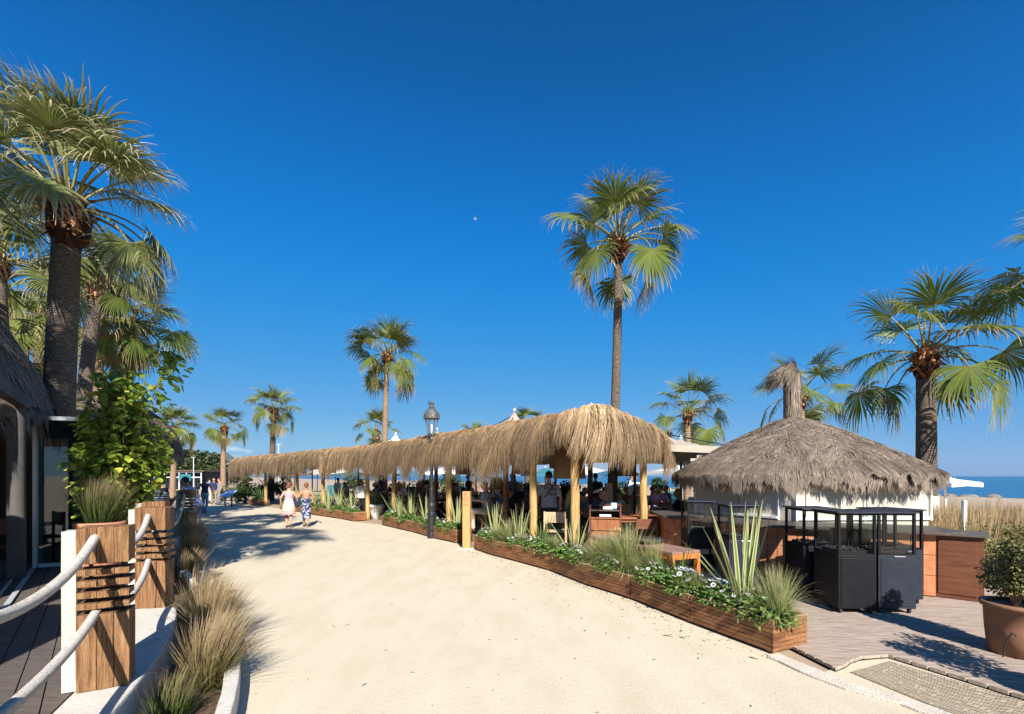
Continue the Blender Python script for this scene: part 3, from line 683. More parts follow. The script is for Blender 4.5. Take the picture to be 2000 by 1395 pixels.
# ---------------------------------------------------------------- plants (generators)
def arc_blades(m, n, h, spread, wd, rg, droop=.5, base_r=.05, K=6, wind=(0,0), mi=0, tilt0=0.0, hj=.35, ridge=0, taper=1.0, flop=0.0):
    az=rg.uniform(0,2*np.pi,n); tilt=tilt0+np.abs(rg.normal(size=n))*spread; L=h*rg.uniform(1-hj,1+hj*.4,n)
    out=np.stack([np.cos(az),np.sin(az),np.zeros(n)],1)
    b=out*(base_r*np.sqrt(rg.random(n)))[:,None]
    d=out*np.sin(tilt)[:,None]+np.array([0,0,1.])*np.cos(tilt)[:,None]
    side=np.stack([-np.sin(az),np.cos(az),np.zeros(n)],1); tw=rg.normal(size=n)*.6
    side=side*np.cos(tw)[:,None]+out*np.sin(tw)[:,None]
    Pc=np.zeros((n,K,3)); pos=b.copy(); Pc[:,0]=pos; dr=droop*rg.uniform(.4,1.6,n)
    for k in range(1,K):
        s=k/(K-1)
        d=d+np.array([wind[0],wind[1],0])*s*.25+np.array([0,0,-1.])*(dr*s/(K-1)*1.8*(np.sin(tilt)+.15+flop))[:,None]
        d/=np.linalg.norm(d,axis=1)[:,None]; pos=pos+d*(L/(K-1))[:,None]; Pc[:,k]=pos
    Pc[:,:,2]=np.maximum(Pc[:,:,2],.01)
    s=np.linspace(0,1,K)[None,:]
    W_=wd*rg.uniform(.7,1.2,n)[:,None]*np.clip(np.minimum(1,.45+2.2*s)*(1-s**3*taper),.08,1)
    nn=np.cross(np.gradient(Pc,axis=1),side[:,None,:]); nn/=np.linalg.norm(nn,axis=2)[:,:,None]+1e-9
    m.strips(Pc,W_,side,mi,r=rg.uniform(0,1,n)*.6+.2,ridge=ridge,nrm=nn)
def leaf_cloud(m, Pp, size, rg, out=None, droop=.3, wfac=.42, mi=0, K=4):
    n=len(Pp); az=rg.uniform(0,2*np.pi,n)
    d=np.stack([np.cos(az),np.sin(az),rg.normal(size=n)*.45-droop],1)
    if out is not None: d=d+out*1.1
    d/=np.linalg.norm(d,axis=1)[:,None]
    sd=np.cross(d,np.array([0,0,1.])+rg.normal(size=(n,3))*.45); sd/=np.linalg.norm(sd,axis=1)[:,None]
    nn=np.cross(sd,d); nn[nn[:,2]<0]*=-1
    L=size*rg.uniform(.55,1.25,n); s=np.linspace(0,1,K)
    Pc=Pp[:,None,:]+d[:,None,:]*(L[:,None]*s)[...,None]-np.array([0,0,1.])*(L[:,None]*.25*s**2)[...,None]
    prof=np.interp(s,[0,.3,.65,1],[.25,1,.72,.03])
    W_=L[:,None]*wfac*prof[None,:]
    e=rg.random(n)
    m.strips(Pc,W_,sd,mi,r=rg.uniform(.2,.8,n),ridge=-.28,nrm=np.repeat(nn[:,None,:],K,1),q=None)
    # store the leaf tone in z so the ramp picks between old and new leaves
    A=m.A[-1].reshape(n,K,3,3); A[...,2]=e[:,None,None]; m.A[-1]=A.reshape(-1,3)
def blob_points(n, c, r, rg, shell=.55):
    v=rg.normal(size=(n,3)); v/=np.linalg.norm(v,axis=1)[:,None]
    k=(shell+(1-shell)*rg.random(n))**.7
    return np.array(c)+v*k[:,None]*np.array(r), v
def tuft_obj(name, m_, n, h, spread, wd, seed, **kw):
    rg=np.random.default_rng(seed); m=MB(); arc_blades(m,n,h,spread,wd,rg,**kw); return m
def grass_clump(loc, n, h, spread, wd, seed, label, m_='tuft', group=None, sc=1.0, name='grass_clump', cat='grass clump', **kw):
    m=tuft_obj(name,m_,n,h,spread,wd,seed,**kw); o=m.obj(name,M[m_]); o.location=loc; o.scale=(sc,)*3
    return tag(o,label,cat,group)

# ---------------------------------------------------------------- thatched cones
def thatch(m, c, prof, n, rg, l=.42, w=.011, az=(0,2*math.pi), lift=.05, swirl=.25, hang=.0, sy=1.0, t_off=0):
    pr=np.array(prof,float); seg=np.hypot(np.diff(pr[:,0]),np.diff(pr[:,1])); S=np.concatenate([[0],np.cumsum(seg)]); T=S[-1]
    u=rg.random(n*3)*T; keep=rg.random(n*3)<(np.interp(u,S,pr[:,0])/pr[:,0].max())**.9; u=u[keep][:n]; n=len(u)
    a=rg.uniform(az[0],az[1],n); L=l*rg.uniform(.5,1.4,n); K=5
    sw=swirl*(np.array([nz(3*math.cos(x)*3,3*math.sin(x)*3,y*1.3) for x,y in zip(a,u)]))+rg.normal(size=n)*.10
    Pc=np.zeros((n,K,3)); rr0=np.interp(u,S,pr[:,0])
    clump=np.array([nz(x*9,y*2.2,5) for x,y in zip(a,u)])
    for k in range(K):
        s=u+L*k/(K-1)
        r=np.interp(s,S,pr[:,0]); z=np.interp(s,S,pr[:,1]); over=np.maximum(0,s-T); z=z-over*(.93+.1*clump)
        lf=lift*(.3+rg.random(n)*.2+.7*k/(K-1)*rg.random(n)+.5*clump)
        r=r+lf+over*.12; aa=a+sw*L*k/(K-1)/np.maximum(rr0,.3)*1.4
        Pc[:,k]=np.stack([c[0]+np.cos(aa)*r,c[1]+np.sin(aa)*r*sy,c[2]+z+lf*.6],1)
    side=np.stack([-np.sin(a),np.cos(a),rg.normal(size=n)*.3],1); side/=np.linalg.norm(side,axis=1)[:,None]
    Wd=w*rg.uniform(.5,1.2,n)[:,None]*np.array([.8,1,1,.8,.15])[None,:]
    t=np.clip(np.linspace(.1,1,K)[None,:]*.8+rg.random(n)[:,None]*.25,0,1)
    m.strips(Pc,Wd,side,0,t=t,r=np.clip(.5+.45*clump+rg.normal(size=n)*.2,0,1))
def eave_fringe(m,c,r,z,n,rg,l=.5,w=.012,az=(0,2*math.pi),sy=1.0,thick=.6):
    a=rg.uniform(az[0],az[1],n); K=5; cl=np.array([nz(x*7,1.7) for x in a]); cl2=np.array([nz(x*26,4.7) for x in a])
    L=l*(1+.75*cl+.75*cl2)*rg.uniform(.45,1.15,n); rr=r-rg.random(n)**1.4*thick; dz=(r-rr)*.62; Pc=np.zeros((n,K,3))
    for k in range(K):
        s=k/(K-1); R_=rr+(r-rr)*min(1,s*1.6)+.11*math.sin(s*1.7); aa=a+(cl2*.28+rg.normal()*0+.04*rg.normal(size=n))*s*L/np.maximum(r,.5)
        Pc[:,k]=np.stack([c[0]+np.cos(aa)*R_,c[1]+np.sin(aa)*R_*sy,c[2]+z+.07+dz*(1-min(1,s*1.6))-L*s],1)
    side=np.stack([-np.sin(a),np.cos(a),np.zeros(n)],1)
    Wd=w*rg.uniform(.5,1.2,n)[:,None]*np.array([.8,1,1,.7,.12])[None,:]
    m.strips(Pc,Wd,side,0,t=np.tile(np.linspace(.2,.9,K),(n,1)),r=np.clip(.5+.5*cl2+rg.normal(size=n)*.2,0,1))

# ---------------------------------------------------------------- left beach restaurant
rg=np.random.default_rng(11)
bl=empty('beach_restaurant',(-11.3,5.0,.3),0,'dark open fronted restaurant under the nearest thatched roof at the left edge','restaurant building')
def child_world(mb,name,mt,par,**kw):
    """world coordinate mesh put under a thing"""
    lx=par.location
    for V in mb.V: V-=np.array(lx)
    return mb.obj(name,mt,par,**kw)
prof1=[(0,5.9),(1.5,5.6),(2.8,5.1),(3.5,4.65),(3.95,4.1),(4.25,3.5),(4.42,3.0),(4.48,2.75)]
m=MB(); m.lathe([(r*.985,z) for r,z in prof1[::-1]][:-1]+[(.01,5.88)],72,(-11.3,5.0,0),cap=False)
m.lathe([(.01,2.95),(4.3,2.95)],72,(-11.3,5.0,0),cap=False)
base1=child_world(m,'roof',M['thatch_grey_base'],bl,smooth=True)
m=MB(); thatch(m,(-11.3,5,0),prof1,52000,rg,l=.5,w=.0075,az=(R(-25),R(75)),lift=.07,swirl=1.1)
thatch(m,(-11.3,5,0),prof1,8000,rg,l=.5,w=.012,az=(R(75),R(335)),lift=.06)
eave_fringe(m,(-11.3,5,0),4.5,2.8,9000,rg,l=.42,w=.0075,az=(R(-25),R(75)))
m2=m
for V in m2.V: V-=np.array(bl.location)
th=m2.obj('thatch',M['thatch_grey'],base1)
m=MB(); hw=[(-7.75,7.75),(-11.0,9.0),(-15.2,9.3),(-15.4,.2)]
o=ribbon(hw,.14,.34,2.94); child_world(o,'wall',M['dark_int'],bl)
m=MB(); m.lathe([(.10,.345),(.10,2.94)],20,W(32,6.5)[:2]+(0,),cap=False); child_world(m,'column',M['col_grey'],bl,smooth=True)
m=MB(); m.bar((-5.35,4.6,2.86),(-7.6,7.3,2.86),.12,.16); child_world(m,'lintel',M['col_grey'],bl)
m=MB(); m.bar((-5.2,4.65,.358),(-7.5,7.22,.358),.05,.02); m.bar((-5.28,4.55,.356),(-7.6,7.12,.356),.03,.02); child_world(m,'door_track',M['alu'],bl)
dr=empty('door',(0,0,0)); dr.parent=bl
H0=np.array([-7.42,7.18]); H1=np.array([-6.42,7.55]); z0,z1=.375,2.74
def door_part(fn,name,mt,par):
    m=MB(); fn(m)
    for V in m.V: V-=np.array(bl.location)
    return m.obj(name,mt,par,bevel=0)
dd=(H1-H0)/np.linalg.norm(H1-H0)
def fr(m):
    for q,w in ((H0,.07),(H1,.05)): m.bar((*q,z0),(*q,z1),w,.05,up=(dd[0],dd[1],0))
    for z in (z0+.03,z1-.03): m.bar((*(H0+dd*.035),z),(*(H1-dd*.025),z),.045,.06)
door_part(fr,'frame',M['alu'],dr)
door_part(lambda m:m.bar((*(H0+dd*.035),(z0+z1)/2),(*(H1-dd*.025),(z0+z1)/2),.008,z1-z0-.12),'pane',M['door_glass'],dr)
# second folded leaf behind it
H2=H0+np.array([-.04,.12]); H3=H1+np.array([-.02,.14])
def fr2(m):
    for q in (H2,H3): m.bar((*q,z0),(*q,z1),.05,.04,up=(dd[0],dd[1],0))
    for z in (z0+.03,z1-.03): m.bar((*(H2+dd*.02),z),(*(H3-dd*.02),z),.035,.05)
dr2=empty('door',(0,0,0)); dr2.parent=bl
door_part(fr2,'frame',M['alu'],dr2); door_part(lambda m:m.bar((*(H2+dd*.02),(z0+z1)/2),(*(H3-dd*.02),(z0+z1)/2),.008,z1-z0-.12),'pane',M['door_glass'],dr2)

# second round thatched building and a third far one
def round_hut(c,r,prof,n,label,seed,azr,w=.013,wall=None,l=.5):
    rg=np.random.default_rng(seed); t=empty('thatched_hut',(c[0],c[1],0),0,label,'thatched building')
    m=MB(); m.lathe([(a*.985+.001,z) for a,z in prof[::-1]],64,(0,0,0),cap=False); m.lathe([(.01,prof[-1][1]+.12),(prof[-1][0]*.97,prof[-1][1]+.12)],64,(0,0,0),cap=False)
    b=m.obj('roof',M['thatch_grey_base'],t,smooth=True)
    m=MB(); thatch(m,(0,0,0),prof,n,rg,l=l,w=w,az=azr,lift=.09,swirl=.9); eave_fringe(m,(0,0,0),prof[-1][0],prof[-1][1],n//5,rg,l=.45,w=w,az=azr)
    m.obj('thatch',M['thatch_grey'],b)
    m=MB(); m.lathe([(wall,0),(wall,prof[-1][1]+.1)],40,(0,0,0),cap=False); m.obj('wall',M['col_grey'],t)
    return t
prof2=[(0,5.5),(2,5.25),(3.5,4.85),(4.6,4.2),(5.15,3.6),(5.4,3.1),(5.45,2.7)]
round_hut((-18.2,16.0),5.4,prof2,26000,'rounded grey thatched roof behind the leafy shrub, below the big palm trunk',21,(R(-80),R(60)),wall=4.3)
# ---------------------------------------------------------------- fence posts of slotted sleepers, white boards, ropes
def roughen(o, cuts=4, amp=.006, sc=9, zs=.25, seed=0):
    bm=bmesh.new(); bm.from_mesh(o.data)
    bmesh.ops.subdivide_edges(bm,edges=[e for e in bm.edges],cuts=cuts,use_grid_fill=True)
    for v in bm.verts:
        p=v.co; q=Vector((p.x*sc,p.y*sc,p.z*sc*zs+seed))
        v.co=p+Vector((noise.noise(q),noise.noise(q+Vector((9,3,1))),noise.noise(q+Vector((3,8,5)))*1.3))*amp
    bm.to_mesh(o.data); bm.free()
def fence_post(loc, rz, label, seed, h=1.1, w=.27, d=.2):
    t=empty('fence_post',loc,rz,label,'fence post','slotted timber posts of the rope fence')
    rg=np.random.default_rng(seed); m=MB(); g=.003; xs=[(-w/2,-w*.12),(-w*.12,w*.2),(w*.2,w/2)]
    def blk(z0,z1,jit):
        for i,(a,b) in enumerate(xs):
            j=rg.normal()*jit; m.box(((a+b)/2,j,(z0+z1)/2),(b-a-g,d+rg.normal()*jit,z1-z0+rg.normal()*jit*.6))
    blk(.0,h*.465,.003); z=h*.465+.036
    for k in range(4): blk(z,z+.040,.007); z+=.040+.036
    blk(z+.003,h,.004)
    o=m.obj('sleeper',M['post_wood'],t,bevel=.004); roughen(o,3,.006,seed=seed)
    # dark tie rods through the slots
    m=MB(); 
    for x in (-w*.3,w*.33): m.tube([(x,0,h*.45),(x,0,h*.8)],.012,8)
    m.obj('tie_rod',M['iron'],t)
    m=MB(); m.box((-w/2-.045,.01,h*.49),(.075,.13,h*.98)); o=m.obj('white_board',M['white_board'],t,bevel=.004); roughen(o,3,.003,seed=seed+3)
    return t
RZ1=math.atan2(.13,.226)
post1=np.array([-2.83,3.22]); post2=np.array([-3.99,5.15]); post3=np.array([-7.85,11.15]); post0=np.array([-1.86,1.25])
fence_post((*post1,.352),RZ1,'nearest slotted timber fence post with two pale ropes hanging from it',1,w=.28)
fence_post((*post2,.352),R(12),'second slotted timber fence post, just behind the nearest one',2,w=.30)
fence_post((*post3,.472),R(8),'slotted timber fence post in half shade on the far white wall end',3,w=.30,h=1.0)
fence_post((-4.98,6.45,.345),R(20),'timber fence post between the potted grass and the second post',4)
fence_post((-7.5,9.4,.345),R(25),'timber fence post furthest back behind the potted grass',5)
fence_post((*post0,.352),RZ1,'timber fence post below the left edge of the view',6)
def rope(a,b,sag,label,r=.025,step=.008):
    a=np.array(a,float); b=np.array(b,float); L=np.linalg.norm(b-a); n=int(L/step)+2; s=np.linspace(0,1,n)
    pts=a+(b-a)*s[:,None]; pts[:,2]-=sag*4*s*(1-s)
    pts[:,0]+=.004*np.sin(s*9); m=MB(); m.tube(pts,r,18,lobes=6,twist=70)
    o=m.obj('rope',M['rope'],smooth=True); tag(o,label,'rope','pale ropes between the fence posts'); return o
fx=np.array([math.sin(RZ1),-math.cos(RZ1)]) ; side1=np.array([math.cos(RZ1),math.sin(RZ1)])
def hole(p,rz,dx,z,front=True,d=.2):
    n=np.array([math.sin(rz),-math.cos(rz)]); s=np.array([math.cos(rz),math.sin(rz)])
    q=p+s*dx+n*(d/2+.0 if front else -d/2)*1.0; 
    return (q[0]-n[0]*.06*(1 if front else -1),q[1]-n[1]*.06*(1 if front else -1),z)
rope(hole(post1,RZ1,-.045,1.40),(-1.86,1.35,1.36),.20,'upper pale rope sweeping from the nearest post to the left edge')
rope(hole(post1,RZ1,-.045,.875),(-1.86,1.35,.86),.11,'lower pale rope sweeping from the nearest post to the bottom left corner')
rope(hole(post2,R(12),-.04,1.385),hole(post1,RZ1,.0,1.38,False),.19,'upper pale rope between the nearest and second posts')
rope(hole(post2,R(12),-.04,.88),hole(post1,RZ1,.0,.88,False),.15,'lower pale rope between the nearest and second posts')
rope(hole(post3,R(8),-.05,1.38),(-4.98,6.55,1.30),.42,'pale rope drooping from the half shaded far post',r=.03,step=.02)
rope((-4.98,6.4,1.2),hole(post2,R(12),.0,1.2,False),.1,'short pale rope behind the second post')

# nail knot and rust stain on the first post
# ---------------------------------------------------------------- planting bed on the left

g='tussock grasses in the left planting bed'
WIND=(.35,.1)
spots=[((-3.12,4.85),620,.66,.40,'big tawny tussock with wind bent tips beside the second post'),
       ((-2.80,4.35),300,.50,.40,'tawny tussock in front of the big one, at the bed kerb'),
       ((-2.48,3.80),560,.58,.36,'straw coloured tussock standing against the near end of the bed kerb'),
       ((-2.42,3.28),200,.36,.32,'short greenish tussock at the bottom edge of the view'),
       ((-3.7,5.55),420,.66,.45,'tussock filling the bend of the bed behind the big one'),
       ((-6.55,9.45),420,.62,.48,'straw tipped tussock spilling over the far bed kerb'),
       ((-7.25,10.3),460,.85,.45,'dark tussock below the man in the blue shirt'),
       ((-7.9,11.4),300,.7,.42,'small tussock behind the far white wall end'),
       ((-5.6,8.0),260,.5,.45,'low tussock in the shade of the second post')]
for i,((x,y),n,h,sp_,lb) in enumerate(spots):
    n=int(n*1.5)
    k='tuft' if i not in (3,) else 'tuft_green'
    grass_clump((x,y,.05),n,h,sp_,.0028 if y<6 else .0045,40+i,lb,k,g,wind=WIND,droop=.75,base_r=.10,K=7)

# pots with grass on the left terrace
def pot(loc,r0,r1,h,m_,label,name='plant_pot',rim=.04,soil=True,cat='plant pot'):
    t=empty(name,loc,0,label,cat); m=MB()
    m.lathe([(r0*.6,0),(r0,0.0),(r0+(r1-r0)*.5,h*.5),(r1-.012,h-rim*1.6),(r1+.012,h-rim*1.5),(r1+.016,h),(r1-.02,h),(r1-.03,h-.03)],36)
    m.obj('body',M[m_],t,smooth=False)
    m=MB(); m.lathe([(.001,h-.045),(r1-.028,h-.05)],24,cap=False); m.obj('soil',M['soil'],t)
    for o in t.children:
        if o.name.startswith('body'):
            for p in o.data.polygons: p.use_smooth=abs(p.normal.z)<.7
    return t
def potted_grass(x,y,z,h,r,gh,seed,lp,lg,sc=1.0,n=900):
    pot((x,y,z),r*.75,r,h,'terracotta',lp)
    grass_clump((x,y,z+h-.05),n,gh,.30,.0032,seed,lg,'tuft_green','potted feather grasses on the left terrace',wind=(.25,0),droop=.5,base_r=r*.6,K=6,name='potted_grass',cat='ornamental grass')
potted_grass(*W(195,6.0)[:2],.345,.86,.25,.60,60,'terracotta pot behind the nearest fence post','feathery green grass in the terracotta pot by the glass door')
potted_grass(*W(266,8.2)[:2],.345,.95,.24,.50,61,'smaller terracotta pot behind the fence posts','small feathery grass behind the fence, right of the larger one')

# leafy shrub / small tree
def leafy_tree():
    rg=np.random.default_rng(77); t=empty('leafy_shrub',(-5.72,6.75,.34),0,'tall bright green round leaved shrub in front of the thatched roofs','shrub')
    m=MB(); tips=[]
    for i in range(30):
        az=rg.uniform(0,6.28); ht=rg.uniform(1.5,3.1); out=rg.uniform(.1,.64)*(1-.35*(ht-1.6)/1.7)
        p0=np.array([rg.normal()*.05,rg.normal()*.05,0]); p3=np.array([math.cos(az)*out,math.sin(az)*out,ht]); mid=(p0+p3)/2+np.array([0,0,.25])+rg.normal(size=3)*.06
        s=np.linspace(0,1,10)[:,None]; pts=(1-s)**2*p0+2*s*(1-s)*mid+s*s*p3
        m.tube(pts,np.linspace(.022,.005,10),6); tips.append(pts)
    tips.append(np.array([[.0,0,1.5],[.62,.0,3.0],[.72,.0,3.25]])); m.tube(tips[-1],[.01,.006,.004],5)
    m.obj('trunk',M['bark'],t,smooth=True)
    m=MB(); Pp=[];Oo=[]
    for pts in tips:
        for k in range(105):
            s=rg.uniform(.42,1.0); i=s*(len(pts)-1); a=int(min(i,len(pts)-2)); p=pts[a]+(pts[a+1]-pts[a])*(i-a)
            Pp.append(p+rg.normal(size=3)*(.10 if s<.93 else .05)); o=np.array([p[0],p[1],0])*.9; Oo.append(o)
    Pp=np.array(Pp); Oo=np.array(Oo); leaf_cloud(m,Pp,.108,rg,out=Oo,wfac=.44,droop=.35,K=5)
    pts,v=blob_points(850,(0.02,0,1.75),(.58,.52,.62),rg,.3); leaf_cloud(m,pts,.105,rg,out=v*.4,wfac=.44,droop=.35,K=5)
    m.obj('foliage',M['leaf_bright'],t)
leafy_tree()
# ---------------------------------------------------------------- pergola with golden thatch
FR=np.array([(-19.3,32),(-15.5,28.0),(-11.5,24.2),(-8.75,21.1),(-5.9,18.55),(-4.05,16.2),(-1.80,13.0),(.42,9.92),(1.16,8.62),(1.42,8.42),(1.78,8.62),(3.0,10.3),(3.5,10.95),(3.75,11.35)],float)
pg=empty('pergola',(1.2,8.7,0),0,'long pergola of peeled poles with shaggy golden thatch fringe along the walkway','pergola')
def build_pergola():
    rg=np.random.default_rng(31); off=np.array(pg.location)
    pts=resample(FR,.12); d=np.gradient(pts,axis=0); d/=np.linalg.norm(d,axis=1)[:,None]
    outn=np.stack([d[:,1],-d[:,0]],1)*-1.0            # towards the path
    # make sure it points to the path side
    for i in range(len(pts)):
        if outn[i]@(np.array([-3.0,8.0])-pts[i])<0 and pts[i][1]<16: outn[i]*=1
    outn=-outn if (outn[len(pts)//2]@(np.array([-10.0,10.0])-pts[len(pts)//2]))<0 else outn
    k=9; kern=np.ones(k)/k
    outn=np.stack([np.convolve(np.pad(outn[:,i],k//2,'edge'),kern,'valid') for i in range(2)],1); outn/=np.linalg.norm(outn,axis=1)[:,None]
    seg=np.linalg.norm(np.diff(pts,axis=0),axis=1); S=np.concatenate([[0],np.cumsum(seg)]); T=S[-1]
    def at(s): 
        return np.stack([np.interp(s,S,pts[:,0]),np.interp(s,S,pts[:,1])],1),np.stack([np.interp(s,S,outn[:,0]),np.interp(s,S,outn[:,1])],1)
    # base sheets: roof mat and inner layer of the fringe
    prof=[(-2.6,2.86),(-1.2,2.93),(-.5,2.96),(-.1,2.92),(.08,2.84),(.17,2.70),(.20,2.58)]
    V=[];n=len(pts)
    for o_,z in prof:
        V+= [(*(pts[i]+outn[i]*o_-off[:2]),z+.03*nz(i*.35,7)-.28*max(0,(S[i]-(T-1.9))/1.9)**1.5) for i in range(n)]
    f=[[a*n+i,a*n+i+1,(a+1)*n+i+1,(a+1)*n+i] for a in range(len(prof)-1) for i in range(n-1)]
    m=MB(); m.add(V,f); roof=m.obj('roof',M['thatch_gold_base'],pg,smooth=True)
    PS=[S[int(np.argmin(np.hypot(pts[:,0]-a_,pts[:,1]-b_)))] for a_,b_ in ((1.2,8.7),(.47,9.98),(-1.78,13.08),(-5.86,18.72),(2.98,10.42),(-8.62,21.05),(-11.25,24.15))]
    # strands
    def strands(N,smin,smax,w,seed,lenf=1.0,start=(-.95,.1)):
        rg=np.random.default_rng(seed); s=rg.uniform(smin,smax,N); p,o=at(s); K=9
        a0=rg.uniform(start[0],start[1],N)
        pd=np.min([np.abs(s-v) for v in PS],axis=0)
        big=np.array([nz(x*1.05,2.2) for x in s]); mid=np.array([nz(x*3.3,8.1) for x in s]); fine=np.array([nz(x*11,1.1) for x in s])
        L=lenf*(.98+.50*big+.42*mid+.14*fine+.30*np.minimum(1,pd/.6))*np.interp(s,[T-6,T-4.2,T],[.97,.74,.78])*rg.uniform(.55,1.12,N)
        sw=(.60*mid+.40*fine+.35*big)+rg.normal(size=N)*.07      # sideways sweep
        tdir=np.stack([o[:,1],-o[:,0]],1)
        phi=np.full(N,-.03)+rg.normal(size=N)*.05; zz=2.99+.05*mid+rg.uniform(-.03,.06,N)+.04*big-.28*np.clip((s-(T-1.9))/1.9,0,1)**1.5+.07*np.exp(-((s-(T-3.6))/.6)**2)
        q=a0.copy(); lat=np.zeros(N); Pc=np.zeros((N,K,3))
        Pc[:,0]=np.concatenate([p+o*q[:,None],zz[:,None]],1); z=zz.copy()
        for k in range(1,K):
            st=L/(K-1)+ (np.maximum(0,-a0-.0)/(K-1))*.9
            edge=np.clip((q+.22)/.42,0,1)
            target=.02+1.52*edge; phi=phi+(target-phi)*.62
            q=q+np.cos(phi)*st; z=z-np.sin(phi)*st; lat=lat+sw*st*(.25+.75*edge)
            q=np.minimum(q,.46+.1*rg.random(N))
            xy=p+o*q[:,None]+tdir*lat[:,None]
            Pc[:,k]=np.concatenate([xy,z[:,None]],1)
        Pc-=np.array([off[0],off[1],0])
        sd=np.stack([tdir[:,0],tdir[:,1],rg.normal(size=N)*.25],1); sd/=np.linalg.norm(sd,axis=1)[:,None]
        Wd=w*rg.uniform(.5,1.2,N)[:,None]*np.array([.8,1,1,1,1,.9,.8,.6,.15])[None,:]
        t=np.clip(np.linspace(.25,1,K)[None,:]+rg.normal(size=N)[:,None]*.12,0,1)
        r=np.clip(.5+.5*fine+.4*mid+rg.normal(size=N)*.24,0,1)
        return Pc,Wd,sd,t,r
    m=MB()
    for (N,a,b,w,sd) in ((9000,0,T*.36,.017,1),(10000,T*.36,T*.6,.0125,2),(13500,T*.6,T*.8,.0085,3),(15000,T*.8,T,.0075,4)):
        Pc,Wd,s_,t,r=strands(N,a,b,w,sd); m.strips(Pc,Wd,s_,0,t=t,r=r)
    for (N,a,b,w,sd) in ((2500,0,T*.5,.014,6),(5500,T*.5,T,.0085,7)):
        Pc,Wd,s_,t,r=strands(N,a,b,w,sd,.8,(-2.5,-.6)); m.strips(Pc,Wd,s_,0,t=t,r=r)
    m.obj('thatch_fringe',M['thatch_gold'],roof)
    # beams
    m=MB()
    for a,b in zip(FR[:-1],FR[1:]): m.tube([(a[0]-off[0],a[1]-off[1],2.66),(b[0]-off[0],b[1]-off[1],2.66)],.06,8)
    m.obj('beam',M['log'],pg,smooth=True)
    posts=[(1.20,8.70,.085),(.47,9.98,.08),(-1.78,13.08,.08),(-4.28,16.7,.07),(-5.86,18.72,.085),(-8.62,21.05,.08),(-11.25,24.15,.085),(-14.9,27.9,.09),(2.98,10.42,.085),(-.15,11.6,.07),(2.2,13.0,.07),(-2.7,16.4,.07)]
    for i,(x,y,r) in enumerate(posts):
        m=MB(); rg=np.random.default_rng(i); K=14
        p=np.array([(x-off[0]+.015*nz(k*.5,i)-(.02*(k/K) if i<9 else 0),y-off[1]+.015*nz(i,k*.5),2.62*k/(K-1)) for k in range(K)])
        m.tube(p,r*(1+.06*np.array([nz(k*.7,i*3) for k in range(K)]))*np.linspace(1.08,.92,K),12,jit=.05)
        m.obj('post',M['log'] if i<9 else M['teak_dark'],pg,smooth=True)
        if i<9 or i==9:
            # Y brace pair along the beam
            j=int(np.argmin(np.linalg.norm(pts-np.array([x,y]),axis=1))); dv=d[j]
            m=MB()
            for sgn in (-1,1):
                q=np.array([x-off[0],y-off[1]]); m.tube([(q[0],q[1],2.02),(q[0]+dv[0]*sgn*.42,q[1]+dv[1]*sgn*.42,2.6)],.035,8)
            m.obj('brace',M['log'],pg,smooth=True)
build_pergola()

# ---------------------------------------------------------------- canvas parasols behind
def parasol(px,Y,zp,ze,half,label,m_='sail',rz=.6,seed=0,group='canvas parasols over the dining terrace',pole='iron'):
    x=W(px,Y)[0]; t=empty('parasol',(x,Y,0),rz,label,'parasol',group); m=MB(); n=16; V=[]
    for i in range(n+1):
        for j in range(n+1):
            u,v=i/n*2-1,j/n*2-1; r=max(abs(u),abs(v)); z=zp-(zp-ze)*(1-(1-r)**1.75)+.05*(abs(abs(u)-abs(v)))*r
            if r<1e-6: z=zp
            V.append((u*half,v*half,z))
    f=[[i*(n+1)+j,(i+1)*(n+1)+j,(i+1)*(n+1)+j+1,i*(n+1)+j+1] for i in range(n) for j in range(n)]
    m.add(V,f)
    e=half
    for a,b in (((-e,-e),(e,-e)),((e,-e),(e,e)),((e,e),(-e,e)),((-e,e),(-e,-e))):
        k=8; V=[];
        for q in range(k+1):
            xx=a[0]+(b[0]-a[0])*q/k; yy=a[1]+(b[1]-a[1])*q/k; zz=ze+.05*abs(q/k*2-1)*0+.05*(1-abs(q/k*2-1)) 
            V+=[(xx,yy,zz),(xx,yy,zz-.16)]
        m.add(V,[[2*q,2*q+2,2*q+3,2*q+1] for q in range(k)])
    m.obj('canopy',M[m_],t,smooth=True)
    m=MB(); m.tube([(0,0,0),(0,0,zp-.05)],.04,10); m.obj('pole',M[pole],t,smooth=True)
    m=MB()
    for sx in (-1,1):
        for sy in (-1,1): m.tube([(0,0,zp-.12),(sx*half*.97,sy*half*.97,ze+.02)],.014,5)
    m.obj('rib',M[pole],t)
    m=MB(); m.lathe([(.001,zp+.10),(.035,zp+.06),(.05,zp)],12); m.obj('finial',M['sail_white'],t)
    return t
parasol(1005,14.3,3.82,2.42,1.9,'canvas parasol whose pointed peak shows left of the thatch hump')
parasol(1155,12.4,3.68,2.42,1.9,'canvas parasol whose tip pokes just over the pergola corner')
parasol(1240,12.3,3.2,2.48,1.75,'wide flat cream parasol between the pergola end and the kiosk',rz=.15)
parasol(853,19.3,3.75,2.42,1.9,'canvas parasol with its peak just right of the street lamp')
parasol(773,22.0,3.8,2.45,2.1,'blue white canvas parasol beside the slim palm trunk',m_='sail_white')
parasol(700,25.5,3.3,2.42,2.0,'canvas parasol behind the middle of the pergola')
parasol(930,18.6,3.3,2.4,2.0,'canvas parasol hidden low behind the pergola, right of the lamp')
parasol(1085,15.8,3.3,2.4,2.0,'canvas parasol in the second row behind the pergola corner')
parasol(1330,14.6,3.0,2.35,1.6,'cream parasol nearest the kiosk roof, farther back',rz=.3)
parasol(610,31,3.2,2.4,2.0,'canvas parasol behind the far part of the pergola')

